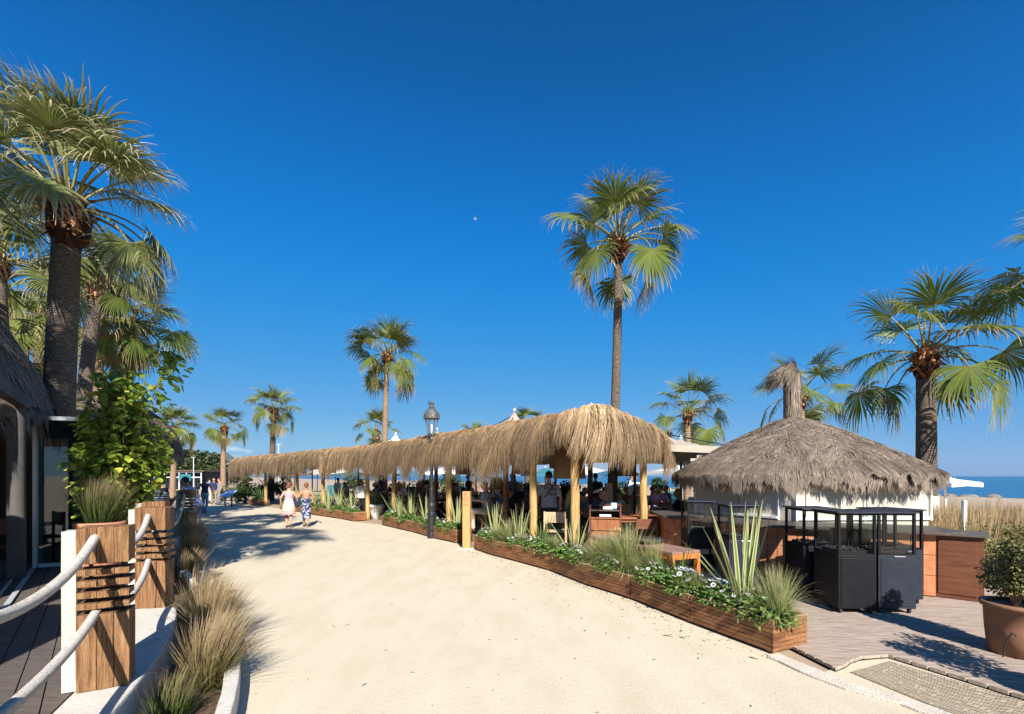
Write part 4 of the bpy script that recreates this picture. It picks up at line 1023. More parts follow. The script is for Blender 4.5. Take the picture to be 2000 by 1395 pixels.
def shade_parasol(x,y,z,half,label):  # unseen canopies, added to shade the left deck and the restaurant front
    o=parasol(1000,y,z+.5,z,half,label,rz=.25,group='added unseen parasols that shade the left terrace'); o.location=(x,y,.345); return o
shade_parasol(-4.9,.0,2.35,1.75,'added unseen parasol that shades the near left terrace, outside the left edge')
shade_parasol(-7.0,2.7,2.35,1.5,'added unseen parasol that shades the restaurant door, outside the left edge')
# ---------------------------------------------------------------- hanging woven shades
def hanging_shade(px,y_c,Y,rt,rb,h,label):
    x,_,_=W(px,Y); zc=CAM_Z-(y_c-930)*Y/F
    t=empty('hanging_lamp',(x,Y,zc-h/2),0,label,'hanging lamp','woven shades hanging under the pergola'); m=MB()
    m.lathe([(rb,0),(rb*.99,h*.02),(rt,h),(rt*.96,h-.001),(rb*.96,0.001)],28,cap=False); m.obj('lamp_shade',M['tan_shade'],t,smooth=True)
    m=MB(); m.tube([(0,0,h),(0,0,max(h+.1,2.75-(zc-h/2)))],.008,6); m.tube([(-rt,0,h-.01),(rt,0,h-.01)],.006,5); m.obj('cord',M['iron'],t)
hanging_shade(1112,898,10.3,.30,.37,.85,'tall woven shade beside the corner post')
hanging_shade(1092,892,12.0,.22,.26,.62,'woven shade left of the tall one at the corner')
hanging_shade(970,945,12.6,.15,.22,.36,'small pale shade hanging low above the seated guests')
hanging_shade(748,912,17.6,.29,.31,.55,'woven shade hanging beside the white plant pot')
hanging_shade(640,908,20.5,.34,.37,.72,'woven shade above the two walking women')
hanging_shade(1020,905,12.8,.26,.31,.6,'woven shade behind the second pole from the corner')
hanging_shade(1225,912,12.2,.2,.25,.5,'woven shade hanging right of the pale palm foot')
hanging_shade(905,912,14.8,.22,.26,.5,'woven shade right of the lamp post')

# ---------------------------------------------------------------- street lamp
def street_lamp():
    x,y=-2.33,13.36
    t=empty('street_lamp',(x,y,.004),0,'black cast iron street lamp with a crowned glass lantern','street lamp')
    m=MB(); m.lathe([(.155,0),(.155,.12),(.12,.16),(.115,.2),(.135,.24),(.14,.62),(.165,.66),(.165,.72),(.135,.76),(.15,.84),(.165,.95),(.15,1.02),(.11,1.06),(.12,1.1),(.12,1.14),(.075,1.18),(.072,1.4),(.085,1.42),(.06,1.46),(.055,2.5),(.07,2.53),(.05,2.57),(.045,2.74),(.09,2.77),(.09,2.81),(.05,2.84)],20)
    m.obj('pole',M['iron'],t,smooth=False)
    lan=MB(); lan.lathe([(.04,2.84),(.08,2.88),(.06,2.92),(.13,2.98),(.15,3.0),(.15,3.03)],16)
    for k in range(4):
        a=k*math.pi/2+.4; lan.tube([(math.cos(a)*.05,math.sin(a)*.05,2.78),(math.cos(a)*.17,math.sin(a)*.17,2.86),(math.cos(a)*.145,math.sin(a)*.145,3.0)],.012,6)
    for k in range(6):
        a=k*math.pi/3+.2; lan.tube([(math.cos(a)*.135,math.sin(a)*.135,3.02),(math.cos(a)*.215,math.sin(a)*.215,3.46)],.014,6)
    L=lan.obj('lantern',M['iron_grey'],t)
    m=MB(); m.lathe([(.13,3.02),(.21,3.46)],6,cap=False); m.obj('pane',M['lamp_glass'],L)
    m=MB(); m.lathe([(.25,3.44),(.29,3.46),(.29,3.5),(.27,3.53),(.26,3.6),(.21,3.68),(.13,3.73),(.1,3.76),(.11,3.79),(.075,3.82),(.075,3.86),(.1,3.9),(.09,3.91),(.02,3.92)],18)
    for k in range(8):
        a=k*math.pi/4; m.tube([(math.cos(a)*.09,math.sin(a)*.09,3.88),(math.cos(a)*.13,math.sin(a)*.13,3.97)],[.02,.006],6)
        m.ball((math.cos(a)*.265,math.sin(a)*.265,3.57),.03,6,5)
    m.obj('lantern_cap',M['iron_grey'],L)
    m=MB(); m.tube([(0,0,3.02),(0,0,3.2)],.03,8); m.ball((0,0,3.24),(.04,.04,.06)); m.obj('bulb',M['white_paint'],L,smooth=True)
street_lamp()
bpy.data.objects['street_lamp'].scale=(.82,.82,1.0)

# ---------------------------------------------------------------- signpost with carved bands
t=empty('signpost',(*P(912,1073)[:2],.004),R(-8),'short orange brown wooden signpost with carved panels, left of the front planters','signpost')
m=MB(); m.box((0,0,.71),(.185,.16,1.42)); m.obj('post',M['bollard_wood'],t,bevel=.004)
m=MB(); m.box((-.01,-.01,.015),(.42,.30,.03)); m.obj('base_slab',M['concrete'],t,bevel=.004)
m=MB()
for z,h in ((1.09,.012),(1.29,.006),(1.245,.004)): m.box((-.012,-.0815,z),(.13,.004,h))
m.box((.052,-.0815,1.18),(.004,.004,.19))
for i in range(5): 
    m.box((-.02+.004*(i%2),-.0815,1.385-i*.013),(.085-.02*(i%3),.003,.005))
for i in range(4): m.box((-.03,-.0815,1.225-i*.028),(.06+.012*(i%2),.003,.004))
m.obj('carved_panel',M['engrave'],t)
# ---------------------------------------------------------------- round thatched kiosk, bar counter, glass topped stands
def shift(mb, par):
    for V in mb.V: V-=np.array(par.location)
    return mb
def kiosk():
    C=(6.3,10.35); t=empty('kiosk',(C[0],C[1],.0),0,'cream walled kiosk under a wide round grey brown thatched roof','kiosk'); rg=np.random.default_rng(55)
    prof=[(0,3.14),(.45,2.96),(.95,2.72),(1.44,2.46),(1.92,2.18),(2.25,1.98),(2.43,1.84)]
    m=MB(); m.lathe([(r*.99+.002,z-.02) for r,z in prof[::-1]],64,cap=False); m.lathe([(.01,1.86),(2.3,1.86)],64,cap=False)
    roof=m.obj('roof',M['thatch_grey_base'],t,smooth=True)
    m=MB(); thatch(m,(0,0,0),prof,34000,rg,l=.34,w=.0065,az=(R(150),R(390)),lift=.055,swirl=1.2); thatch(m,(0,0,0),prof,9000,rg,l=.36,w=.008,az=(R(30),R(150)),lift=.05,swirl=1.0)
    eave_fringe(m,(0,0,0),2.46,1.84,13000,rg,l=.27,w=.0065,thick=.3)
    m.obj('thatch',M['thatch_grey'],roof)
    # wrapped chimney with a wind blown tuft
    m=MB(); m.tube([(0,0,2.9),(0,0,3.5),(-.01,0,4.15)],[.17,.15,.145],18,jit=.06); n=900; a=rg.uniform(0,6.28,n); K=4; z0=rg.uniform(3.1,4.1,n)
    Pc=np.stack([np.stack([np.cos(a)*(.158+.01*k),np.sin(a)*(.158+.01*k),z0-.12*k],1) for k in range(K)],1)
    m.strips(Pc,np.tile([.008,.009,.008,.002],(n,1)),np.stack([-np.sin(a),np.cos(a),0*a],1),0,t=np.tile(np.linspace(.3,.9,K),(n,1)))
    n=1700; a=rg.uniform(0,6.28,n); K=7; L=rg.uniform(.25,.62,n); pos=np.stack([np.cos(a)*.10,np.sin(a)*.10,4.02+rg.random(n)*.22],1); d=np.stack([np.cos(a)*.6-.75,np.sin(a)*.6,rg.uniform(-.1,1.0,n)],1); d/=np.linalg.norm(d,axis=1)[:,None]
    Pc=np.zeros((n,K,3)); Pc[:,0]=pos
    for k in range(1,K):
        d=d+np.array([-.10,0,-.33])*rg.uniform(.5,1.4,n)[:,None]; d/=np.linalg.norm(d,axis=1)[:,None]; pos=pos+d*(L/(K-1))[:,None]; Pc[:,k]=pos
    m.strips(Pc,np.tile([.006,.007,.007,.006,.005,.004,.001],(n,1)),np.stack([-np.sin(a),np.cos(a),0*a],1),0,t=np.tile(np.linspace(.2,.9,K),(n,1)))
    m.obj('chimney_wrap',M['thatch_grey'],roof)
    wp=[(5.05,8.20),(7.5,8.30),(7.4,12.0),(4.0,10.15)]
    m=shift_m=MB(); m.prism(wp,.01,1.73); shift(m,t).obj('wall',M['cream_wall'],t)
    def edge(i,s,z,off=.0):
        a=np.array(wp[i]); b=np.array(wp[(i+1)%4]); d=(b-a)/np.linalg.norm(b-a); nrm=np.array([d[1],-d[0]]); return (*(a+d*s+nrm*off),z)
    # panel joints, corner posts, sill
    m=MB()
    for i,s in ((0,0),(0,1.25),(0,2.48),(3,0.05),(3,1.9)):
        m.bar(edge(i,s,1.0,.012),edge(i,s,1.72,.012),.05,.03)
    m.bar(edge(0,-.02,1.04,.02),edge(0,2.5,1.04,.02),.05,.05); m.bar(edge(3,.02,1.04,.02),edge(3,1.9,1.04,.02),.05,.05)
    shift(m,t).obj('wall_trim',M['white_paint'],t,bevel=.004)
    m=MB()
    for i,s in ((0,.18),(0,1.30),(3,1.1)): m.bar(edge(i,s,1.07,.004),edge(i,s,1.72,.004),.008,.012)
    shift(m,t).obj('shutter_joint',M['dark_int'],t)
kiosk()
def counter():
    t=empty('bar_counter',(4.6,7.6,.05),0,'bar counter faced in terracotta tiles with a dark slab top, wrapped round the kiosk','bar counter')
    line=[(6.12,6.66),(4.15,7.78),(3.2,9.3),(3.35,10.6)]
    m=MB(); top=[(6.12,6.50),(4.08,7.62),(3.04,9.24),(3.2,10.75),(3.85,10.7),(3.72,9.6),(4.75,8.35),(6.75,7.45),(6.52,6.58)]
    m.prism(top,.955,1.0); shift(m,t).obj('countertop',M['counter_top'],t,bevel=.006)
    m=MB(); m.prism([(x,y) for x,y in line]+[(3.7,10.6),(3.62,9.6),(4.45,8.35),(6.5,7.4)],.056,.95); shift(m,t).obj('body',M['teak_dark'],t)
    m=MB(); rg=np.random.default_rng(3)
    for a,b in zip(line[:-1],line[1:]):
        a=np.array(a);b=np.array(b);L=np.linalg.norm(b-a);d=(b-a)/L;nr=np.array([-d[1],d[0]])
        if nr@np.array([-1,-1])<0: nr=-nr
        n=int(L/.135); w=L/n
        for i in range(n):
            for k in range(3):
                c=a+d*(i+.5)*w+nr*(.012+rg.random()*.003); ang=math.atan2(d[1],d[0])
                m.box((c[0],c[1],.065+.148+k*.296),(w-.008,.026,.288),rz=ang)
    shift(m,t).obj('tile_facing',M['tile'],t,bevel=.004)
    m=MB(); q=[(6.10,6.70),(6.50,6.34),(7.0,6.85),(6.6,7.3)]; m.prism(q,.056,.95)
    o=shift(m,t).obj('cabinet',M['teak_dark'],t,bevel=.003)
    a=np.array([6.10,6.70]); b=np.array([6.50,6.34]); m=MB(); d=(b-a)/np.linalg.norm(b-a); nr=np.array([d[1],-d[0]])
    c=(a+b)/2+nr*.008
    c=(a+b)/2-np.array([-d[1],d[0]])*.006
    m.box((*c,.50),(.40,.016,.76),rz=math.atan2(d[1],d[0])); shift(m,t).obj('cabinet_door',M['teak_dark'],o if False else t,bevel=.003)
    m=MB(); m.prism([(6.02,6.66),(6.50,6.27),(7.08,6.84),(6.55,7.3)],.953,.975); shift(m,t).obj('cabinet_top',M['col_grey'],t)
counter()
def stand(x,y,rz,label,navy=False,w=.46,d=.54,top=1.27,first=None):
    t=empty('display_stand',(x,y,.054),rz,label,'glass topped stand','black glass topped stands on the deck'); z0,z1=.065,.74
    m=MB(); m.box((0,0,(z0+z1)/2),(w,d,z1-z0)); body=m.obj('cabinet',M['navy_metal' if navy else 'black_metal'],t,bevel=.006)
    m=MB(); m.box((0,-d/2-.004,(z0+z1)/2),(w-.06,.008,z1-z0-.07)); pn=m.obj('door_panel',M['navy_metal' if navy else 'black_metal'],t,bevel=.003)
    if navy:
        m=MB()
        for z in (z0+.085,z1-.10):
            m=MB()
            for i in range(9): m.box((-w*.32+i*w*.08,-d/2-.0095,z),(.010,.003,.03))
            m.obj('vent',M['hole'],pn)
        m=MB(); m.box((w*.05,-d/2-.012,z1-.012),(.13,.012,.018)); m.obj('handle',M['steel'],t,bevel=.003)
    m=MB(); e=.016
    for sx in (-1,1):
        for sy in (-1,1): m.box((sx*(w/2-e),sy*(d/2-e),(z1+top)/2),(.03,.03,top-z1))
    for z in (top-.012,z1+.012):
        for s in (-1,1): m.box((s*(w/2-e),0,z),(.024,d-.062,.022)); m.box((0,s*(d/2-e),z),(w-.062,.024,.022))
    m.obj('frame',M['black_metal'],t,bevel=.002)
    m=MB()
    for s in (-1,1): m.box((s*(w/2-e-.014),0,(z1+top)/2),(.005,d-.066,top-z1-.05)); m.box((0,s*(d/2-e-.014),(z1+top)/2),(w-.078,.005,top-z1-.05))
    m.obj('pane',M['glass'],t)
    m=MB(); m.box((0,0,top+.013),(w+.05,d+.05,.02)); m.obj('top_plate',M['navy_metal'],t,bevel=.004)
    m=MB(); m.box((0,0,z1+.03),(w*.72,d*.72,.05)); m.box((0,0,z1+.06),(w*.25,d*.25,.03))
    rg=np.random.default_rng(int(abs(x)*100)); 
    for i in range(26): m.ball((rg.uniform(-.3,.3)*w,rg.uniform(-.3,.3)*d,z1+.065),(.02,.018,.012),6,4)
    m.obj('burner_tray',M['plate'],t)
    for sx in (-1,1):
        for sy in (-1,1):
            m=MB(); m.tube([(sx*(w/2-.05)-.012,sy*(d/2-.05),.026),(sx*(w/2-.05)+.012,sy*(d/2-.05),.026)],.026,12); m.box((sx*(w/2-.05),sy*(d/2-.05),.055),(.03,.04,.02)); m.obj('caster',M['iron'],t)
    return t
stand(4.39,6.10,R(-4),'glass topped stand at the front of the right group, plain black panels')
stand(4.89,6.10,R(-3),'charcoal stand with vent slots, right beside the front black one',navy=True)
stand(4.37,6.75,R(-6),'black stand at the back left of the right group')
stand(5.33,6.50,R(10),'charcoal stand turned slightly, rightmost beside the tiled counter',navy=True)
stand(3.46,8.62,R(-8),'left black stand of the pair behind the spiky flax leaves')
stand(3.66,7.47,R(-6),'right charcoal stand of the pair behind the spiky flax leaves',navy=True)

# ---------------------------------------------------------------- planter boxes and their plants
def planter(a,b,label,group,w=.52,h=.315,lift=.03):
    a=np.array(a);b=np.array(b);L=np.linalg.norm(b-a);d=(b-a)/L; nr=np.array([d[1],-d[0]])    # inward = away from the path
    if nr@np.array([1.0,.3])<0: nr=-nr
    rz=math.atan2(d[1],d[0]); c=(a+b)/2+nr*w/2
    t=empty('planter_box',(c[0],c[1],.004),rz,label,'planter box',group)
    L-=.03; nslat=7; sh=h/nslat; g=.006
    for s in (-1,1):
        m=MB()
        for k in range(nslat): m.box((0,s*(w/2-.012),lift+sh*(k+.5)),(L,.022+.002*(k%2),sh-g))
        m.obj('side_panel',M['planter'],t,bevel=.002)
    for s in (-1,1):
        m=MB()
        for k in range(nslat): m.box((s*(L/2-.004),0,lift+sh*(k+.5)),(.022,w+.004,sh-g))
        m.obj('end_panel',M['planter'],t,bevel=.002)
    m=MB(); m.box((0,0,lift+h*.45),(L-.05,w-.05,h*.8)); m.obj('liner',M['hole'],t)
    m=MB(); m.box((0,0,lift+h-.035),(L-.045,w-.045,.03)); m.obj('soil',M['soil'],t)
    m=MB()
    for sx in (-1,1):
        for sy in (-1,1): m.box((sx*(L/2-.06),sy*(w/2-.06),lift/2),(.06,.05,lift))
    m.obj('foot',M['planter'],t)
    m=MB()
    for s in (-1,1): m.box((0,s*(w/2-.012),lift+h+.003),(L+.02,.03,.012)); m.box((s*(L/2-.006),0,lift+h+.003),(.03,w-.036,.012))
    m.obj('rim',M['planter_light'],t,bevel=.002)
    return c,d,nr,L,lift+h-.02
_lib={}
def lib_mesh(key,fn):
    if key not in _lib: _lib[key]=fn()
    return _lib[key]
def flax_mesh(seed,green=False):
    def f():
        rg=np.random.default_rng(seed); m=MB(); arc_blades(m,21,.95,.36,.024,rg,droop=.35,base_r=.06,K=8,hj=.45,ridge=-.3,taper=1,flop=.02)
        A=m.A[-1]; me=m.mesh('flax'); me.materials.append(M['flaxgreen' if green else 'phormium']); return me
    return lib_mesh(('flax',seed,green),f)
def feather_mesh(seed):
    def f():
        rg=np.random.default_rng(seed); m=MB(); arc_blades(m,900,.62,.5,.0026,rg,droop=1.5,base_r=.07,K=8,wind=(.1,-.05),flop=.15)
        me=m.mesh('feather_grass'); me.materials.append(M['feather']); return me
    return lib_mesh(('feather',seed),f)
def daisy_parts(seed):
    def f():
        rg=np.random.default_rng(seed); m=MB(); pts,v=blob_points(1500,(0,0,.05),(.30,.21,.15),rg,.35); pts[:,2]=np.abs(pts[:,2]); leaf_cloud(m,pts,.052,rg,out=v*.5,wfac=.28,droop=-.3)
        a=m.mesh('foliage'); a.materials.append(M['leaf_mound'])
        m=MB(); n=24
        for i in range(n):
            az=rg.uniform(0,6.28); r=rg.uniform(.03,.98); c=np.array([math.cos(az)*.29*r,math.sin(az)*.20*r,.05+.17*math.sqrt(1-r*r*.85)+.02]); tl=rg.normal(size=2)*.35+np.array([math.cos(az),math.sin(az)])*.3*r; nn=np.array([tl[0],tl[1],1.]); nn/=np.linalg.norm(nn)
            u=np.cross(nn,[0,1,0]);u/=np.linalg.norm(u);v_=np.cross(nn,u); R_=.030*rg.uniform(.8,1.15); V=[];fs=[]
            for k in range(9):
                a0=k*2*math.pi/9
                for da,rr,h in ((-.12,.25,0),(-.24,.75,.003),(0,1,.001),(.24,.75,.003),(.12,.25,0)):
                    V.append(c+(u*math.cos(a0+da)+v_*math.sin(a0+da))*rr*R_+nn*h)
                fs.append([k*5+j for j in range(5)])
            m.add(V,fs,0)
            V=[c+nn*.003+(u*math.cos(q)+v_*math.sin(q))*R_*.24 for q in np.linspace(0,6.28,9)[:-1]]; m.add(V,[list(range(8))],1)
        b=m.mesh('blossom'); b.materials.append(M['petal']); b.materials.append(M['daisy_eye'])
        return a,b
    return lib_mesh(('daisy',seed),f)
def mound_mesh(seed):
    def f():
        rg=np.random.default_rng(seed); m=MB(); pts,v=blob_points(1100,(0,0,.04),(.32,.2,.16),rg,.3); pts[:,2]=np.abs(pts[:,2]); leaf_cloud(m,pts,.07,rg,out=v*.5,wfac=.3,droop=-.35)
        a=m.mesh('ground_cover'); a.materials.append(M['leaf_mound']); return a
    return lib_mesh(('mound',seed),f)
def put(kind,pos,label,sc,rz,seed,group):
    if kind=='flax': o=mesh_obj('flax_plant',flax_mesh(seed%4),None,pos,(0,0,rz),sc); return tag(o,label,'flax plant',group)
    if kind=='sword': o=mesh_obj('sword_plant',flax_mesh(10+seed%2,True),None,pos,(0,0,rz),sc); return tag(o,label,'spiky plant',group)
    if kind=='feather': o=mesh_obj('feather_grass',feather_mesh(seed%3),None,pos,(0,0,rz),sc); return tag(o,label,'feather grass',group)
    if kind=='mound': o=mesh_obj('leafy_plant',mound_mesh(seed%2),None,pos,(0,0,rz),sc); return tag(o,label,'leafy plant',group)
    if kind=='daisy':
        a,b=daisy_parts(seed%3); t=empty('daisy_plant',pos,rz,label,'flowering plant',group); t.scale=(sc,)*3
        mesh_obj('foliage',a,t); mesh_obj('blossom',b,t); return t
rgp=np.random.default_rng(99)
front_plants=[  # per box: (kind, position along the box 0 = near end, across 0 = path side, scale, look)
 [('flax',.52,.55,1.08,'tallest striped flax'),('feather',.16,.6,.70,'feather grass spilling over the corner'),('daisy',.78,.3,1.0,'white daisies at the far half'),('daisy',.48,.25,.85,'green daisy clump'),('mound',.2,.25,.9,'bright leafy clump near the corner')],
 [('sword',.45,.62,.55,'broad green sword leaves'),('daisy',.25,.3,1.05,'daisies with open white flowers'),('daisy',.72,.3,1.0,'daisies on the path side'),('feather',.85,.6,.8,'feather grass behind the daisies')],
 [('feather',.3,.5,1.0,'large drooping feather grass'),('feather',.75,.55,.9,'second drooping feather grass'),('daisy',.5,.2,.95,'row of white daisies'),('sword',.08,.6,.5,'small green sword plant')],
 [('flax',.6,.55,.72,'upright flax by the corner pole'),('daisy',.3,.25,1.0,'white daisies low on the path side'),('mound',.75,.3,.95,'leafy ground cover'),('feather',.1,.6,.7,'small feather grass')],
 [('sword',.5,.5,.62,'green sword plant between two poles'),('daisy',.7,.3,.95,'daisies with few flowers'),('mound',.25,.3,1.0,'leafy ground cover')],
 [('flax',.35,.6,.85,'flax with leaves fanned wide'),('feather',.6,.25,.72,'pale feather grass'),('daisy',.2,.25,.9,'small white flowered clump')],
 [('flax',.45,.6,.86,'flax beside the wooden signpost'),('daisy',.6,.3,.95,'white flowered clump by the signpost'),('mound',.15,.3,.9,'leafy ground cover')]]
nw=['nearest','second','third','fourth','fifth','sixth','seventh','eighth']
def fill(a,b,i,plants,rowname,rowgroup):
    c,d,nr,L,z=planter(a,b,f'brown slatted planter box, {nw[i]} in the {rowname}',rowgroup)
    for (k,s,q,sc,look) in plants:
        p=np.array(a)+d*(L*s+.03)+nr*(.08+.36*q)
        put(k,(p[0],p[1],z-.02),f'{look}, in the {nw[i]} planter box of the {rowname}',sc*rgp.uniform(1.02,1.22),rgp.uniform(-.3,.3)+math.atan2(d[1],d[0]),int(rgp.integers(100)),{'flax':'striped flax plants','sword':'green sword leaved plants','feather':'feather grasses in the planters','mound':'leafy ground cover plants','daisy':'white daisies in the planters'}[k])
extra=[('mound',.62,.7,1.0,'leafy clump at the back'),('daisy',.92,.55,.8,'small daisies at the far end'),('feather',.05,.3,.5,'thin grass tuft at the near end')]
for i in range(7): fill(FRONT[i],FRONT[i+1],i,front_plants[i]+extra,'front row','planter boxes along the promenade')
far_sets=[[('flax',.35,.6,.95,'striped flax'),('mound',.3,.3,1.0,'bright leafy clump'),('daisy',.75,.3,1.0,'white flowered clump')],
          [('flax',.7,.6,.9,'leaning striped flax'),('daisy',.35,.35,1.05,'flowering clump'),('mound',.8,.3,1.0,'bright leafy clump')],
          [('flax',.5,.6,1.05,'thick striped flax'),('mound',.5,.3,1.15,'bright leafy clump')],
          [('sword',.5,.6,.8,'green sword plant'),('flax',.2,.6,.9,'striped flax'),('daisy',.5,.3,1.1,'flowering clump')]]
for i in range(4): fill(ROWB[i],ROWB[i+1],i,far_sets[i],'row by the street lamp','planter boxes along the promenade')
for i in range(6): fill(ROWC[i],ROWC[i+1],i,far_sets[(i+1)%4],'far row beyond the white pot','planter boxes along the promenade')
fill(ROWD[0],ROWD[1],0,[('sword',.3,.5,1.2,'tall green leaves'),('mound',.6,.4,1.2,'bright leafy clump')],'short row at the far end','planter boxes along the promenade')

# white pot with an agave like plant
pot((*P(735,1015)[:2],.008),.19,.31,.62,'white_pot','large white plastic pot with a raised rim beside the peeled pole',rim=.07)
px_,py_=P(735,1015)[:2]
m=MB(); m.box((0.0,0,0),(.045,.004,.07)); m.box((.0,-.003,.0),(.02,.004,.10)); o=m.obj('pot_emblem',M['ink'],bpy.data.objects['plant_pot.002'] if 'plant_pot.002' in bpy.data.objects else None); o.location=(.0,-.262,.34); o.rotation_euler=(R(-11),R(30),0)
put('sword',(px_,py_,.6),'grey green spiky plant in the white pot',.75,.5,1,'green sword leaved plants')

# ---------------------------------------------------------------- right foreground: big tan pots with shrubs
def shrub(loc,n,c,r,size,m_,label,seed,name='shrub',trunk=None,cat='shrub',lumps=9,group=None):
    rg=np.random.default_rng(seed); t=empty(name,loc,0,label,cat,group); m=MB()
    for i in range(lumps):
        v=rg.normal(size=3); v/=np.linalg.norm(v); k=rg.uniform(.3,.72); q=np.array(c)+v*k*np.array(r)
        pts,vv=blob_points(n//lumps,q,np.array(r)*rg.uniform(.32,.55),rg,.35); leaf_cloud(m,pts,size,rg,out=vv*.4)
    m.obj('foliage',M[m_],t)
    m=MB()
    for i in range(6):
        a=rg.uniform(0,6.28); m.tube([(0,0,0),(math.cos(a)*r[0]*.3,math.sin(a)*r[1]*.3,c[2]*.6),(math.cos(a)*r[0]*.6,math.sin(a)*r[1]*.6,c[2]+r[2]*.3)],[trunk or .02,(trunk or .02)*.6,.004],6)
    m.obj('trunk',M['bark'],t); return t
pot((4.97,4.54,.054),.205,.25,.50,'tan_pot','big tan plastic pot on the deck at the right edge',rim=.03)
shrub((4.97,4.54,.50),6500,(.02,0,.40),(.36,.36,.46),.034,'leaf_olive','small leaved olive green bush in the big tan pot',81,trunk=.013)
pot((4.55,3.15,.054),.215,.275,.50,'tan_pot','second tan pot just outside the right edge of the view',rim=.03)
shrub((4.55,3.15,.52),3000,(.0,0,.5),(.40,.36,.5),.036,'leaf_olive','bushy shrub in the pot outside the view that shades the deck',82,trunk=.013)
# drip hose on the pot
m=MB(); m.tube([(4.72,4.43,.06),(4.68,4.38,.2),(4.72,4.35,.32),(4.79,4.38,.28)],.006,6); o=m.obj('irrigation_hose',M['iron']); tag(o,'thin black irrigation hose looped beside the big tan pot','hose')

# dry reeds, white stake, green hedge behind the counter
rg=np.random.default_rng(70); m=MB()
for i in range(230):
    y=rg.uniform(7.0,12.5); x=rg.uniform(.0,5.2)+6.95+(y-6.4)*.28; q=MB(); h=rg.uniform(.9,1.25)
    arc_blades(q,70,h,.20,.006,rg,droop=.35,base_r=.22,K=6,wind=(.12,0))
    m.add(q.V[0]+np.array([x,y,0]),q.L[0].reshape(-1,4),0,q.A[0])
o=m.obj('reed_grass',M['dry_grass']); tag(o,'tall dry golden reed grass growing beside the beach','grass',kind='stuff')
for i,(x,y,z,rr) in enumerate(((7.35,7.2,.55,(.65,.5,.5)),(8.3,7.5,.6,(.9,.6,.55)),(6.95,7.75,.45,(.4,.4,.4)))):
    shrub((x,y,0),3000,(0,0,z),rr,.045,'leaf_olive',['green bush between the brown cabinet and the reeds','broad green bush in front of the reeds at the right edge','small bush tucked behind the brown cabinet'][i],83+i,trunk=.015,group='green bushes among the reeds')
m=MB(); x=W(1883,8.1); m.box((x[0],8.1,.70),(.055,.055,1.35)); o=m.obj('stake',M['white_paint'],bevel=.004); tag(o,'thin white wooden stake standing in the reeds','stake')
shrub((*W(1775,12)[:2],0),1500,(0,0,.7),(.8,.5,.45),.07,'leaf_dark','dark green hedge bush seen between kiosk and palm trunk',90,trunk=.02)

# fallen leaves, twigs and bark bits along the foot of the planters
def litter():
    rg=np.random.default_rng(12); m=MB(); line=resample(FRONT,.02); n=420; idx=rg.integers(0,len(line),n); off=-np.abs(rg.normal(size=n))*.28-.02
    P0=np.stack([line[idx,0]+off*.9,line[idx,1]+off*.42,np.full(n,.008)],1)
    ex=np.stack([rg.uniform(-2.2,2.2,160),rg.uniform(3.2,11,160),np.full(160,.008)],1); P0=np.concatenate([P0,ex]); n=len(P0)
    a=rg.uniform(0,6.28,n); L=rg.uniform(.008,.045,n)*np.where(rg.random(n)<.08,2.2,1); d=np.stack([np.cos(a),np.sin(a),0*a],1); sd=np.stack([-np.sin(a),np.cos(a),0*a],1)
    Pc=np.stack([P0,P0+d*(L/2)[:,None]+np.array([0,0,.006]),P0+d*L[:,None]],1)
    m.strips(Pc,L[:,None]*np.array([.05,.16,.03]),sd)
    o=m.obj('leaf_litter',M['leaf_litter']); tag(o,'dry leaf bits and twigs scattered on the sand along the planters','leaf litter',kind='stuff')
M['leaf_litter']=mat('dry_leaf_litter',[(.10,.06,.03),(.30,.2,.1)],scale=30,rough=.9)
litter()
# ---------------------------------------------------------------- furniture of the terrace
def bx(name,items,m_,par,bevel=.003):
    m=MB()
    for c,s in items: m.box(c,s)
    return m.obj(name,M[m_],par,bevel=bevel)
def make_chair(m_='light_wood'):
    t=empty('dining_chair'); w,d=.46,.44
    bx('seat',[((0,0,.445),(w,d,.03))]+[((0,-d/2+.04+i*.06,.462),(w-.04,.045,.008)) for i in range(6)],m_,t)
    o=bx('backrest',[((0,-d/2+.015,.74),(w-.06,.02,.22))],m_,t)
    for sx in (-1,1):
        bx('leg',[((sx*(w/2-.018),-d/2+.015,.43),(.035,.035,.86))],m_,t)
        bx('leg',[((sx*(w/2-.018),d/2-.018,.325),(.035,.035,.65))],m_,t)
        bx('armrest',[((sx*(w/2-.018),0,.663),(.045,d,.022))],m_,t)
    return t
def make_table(w,d,m_='table_wood',h=.75):
    t=empty('dining_table')
    bx('tabletop',[((0,0,h-.02),(w,d,.04))],m_,t,.004)
    bx('apron',[((0,0,h-.075),(w-.12,d-.12,.07))],m_,t)
    for sx in (-1,1):
        for sy in (-1,1): bx('leg',[((sx*(w/2-.05),sy*(d/2-.05),(h-.04)/2),(.05,.05,h-.042))],'iron',t)
    return t
CH={k:make_chair(v) for k,v in (('pale','light_wood'),('dark','teak_dark'))}
TB=make_table(1.2,.8)
U=np.array([-.55,.835]); Q=np.array([.835,.55]); C0=np.array([1.2,8.7])
def ter(s,q): return C0+U*s+Q*q
used={}
def place(proto,loc,rz,label,cat,group):
    if proto not in used: o=proto; used[proto]=1
    else: o=copy_tree(proto)
    o.location=loc; o.rotation_euler[2]=rz; return tag(o,label,cat,group)
rowq=[1.75,4.3,6.9]; rown=['row nearest the path','middle row','row nearest the sea']
ang=math.atan2(U[1],U[0])
TABLES=[]
counts=[8,7,6]
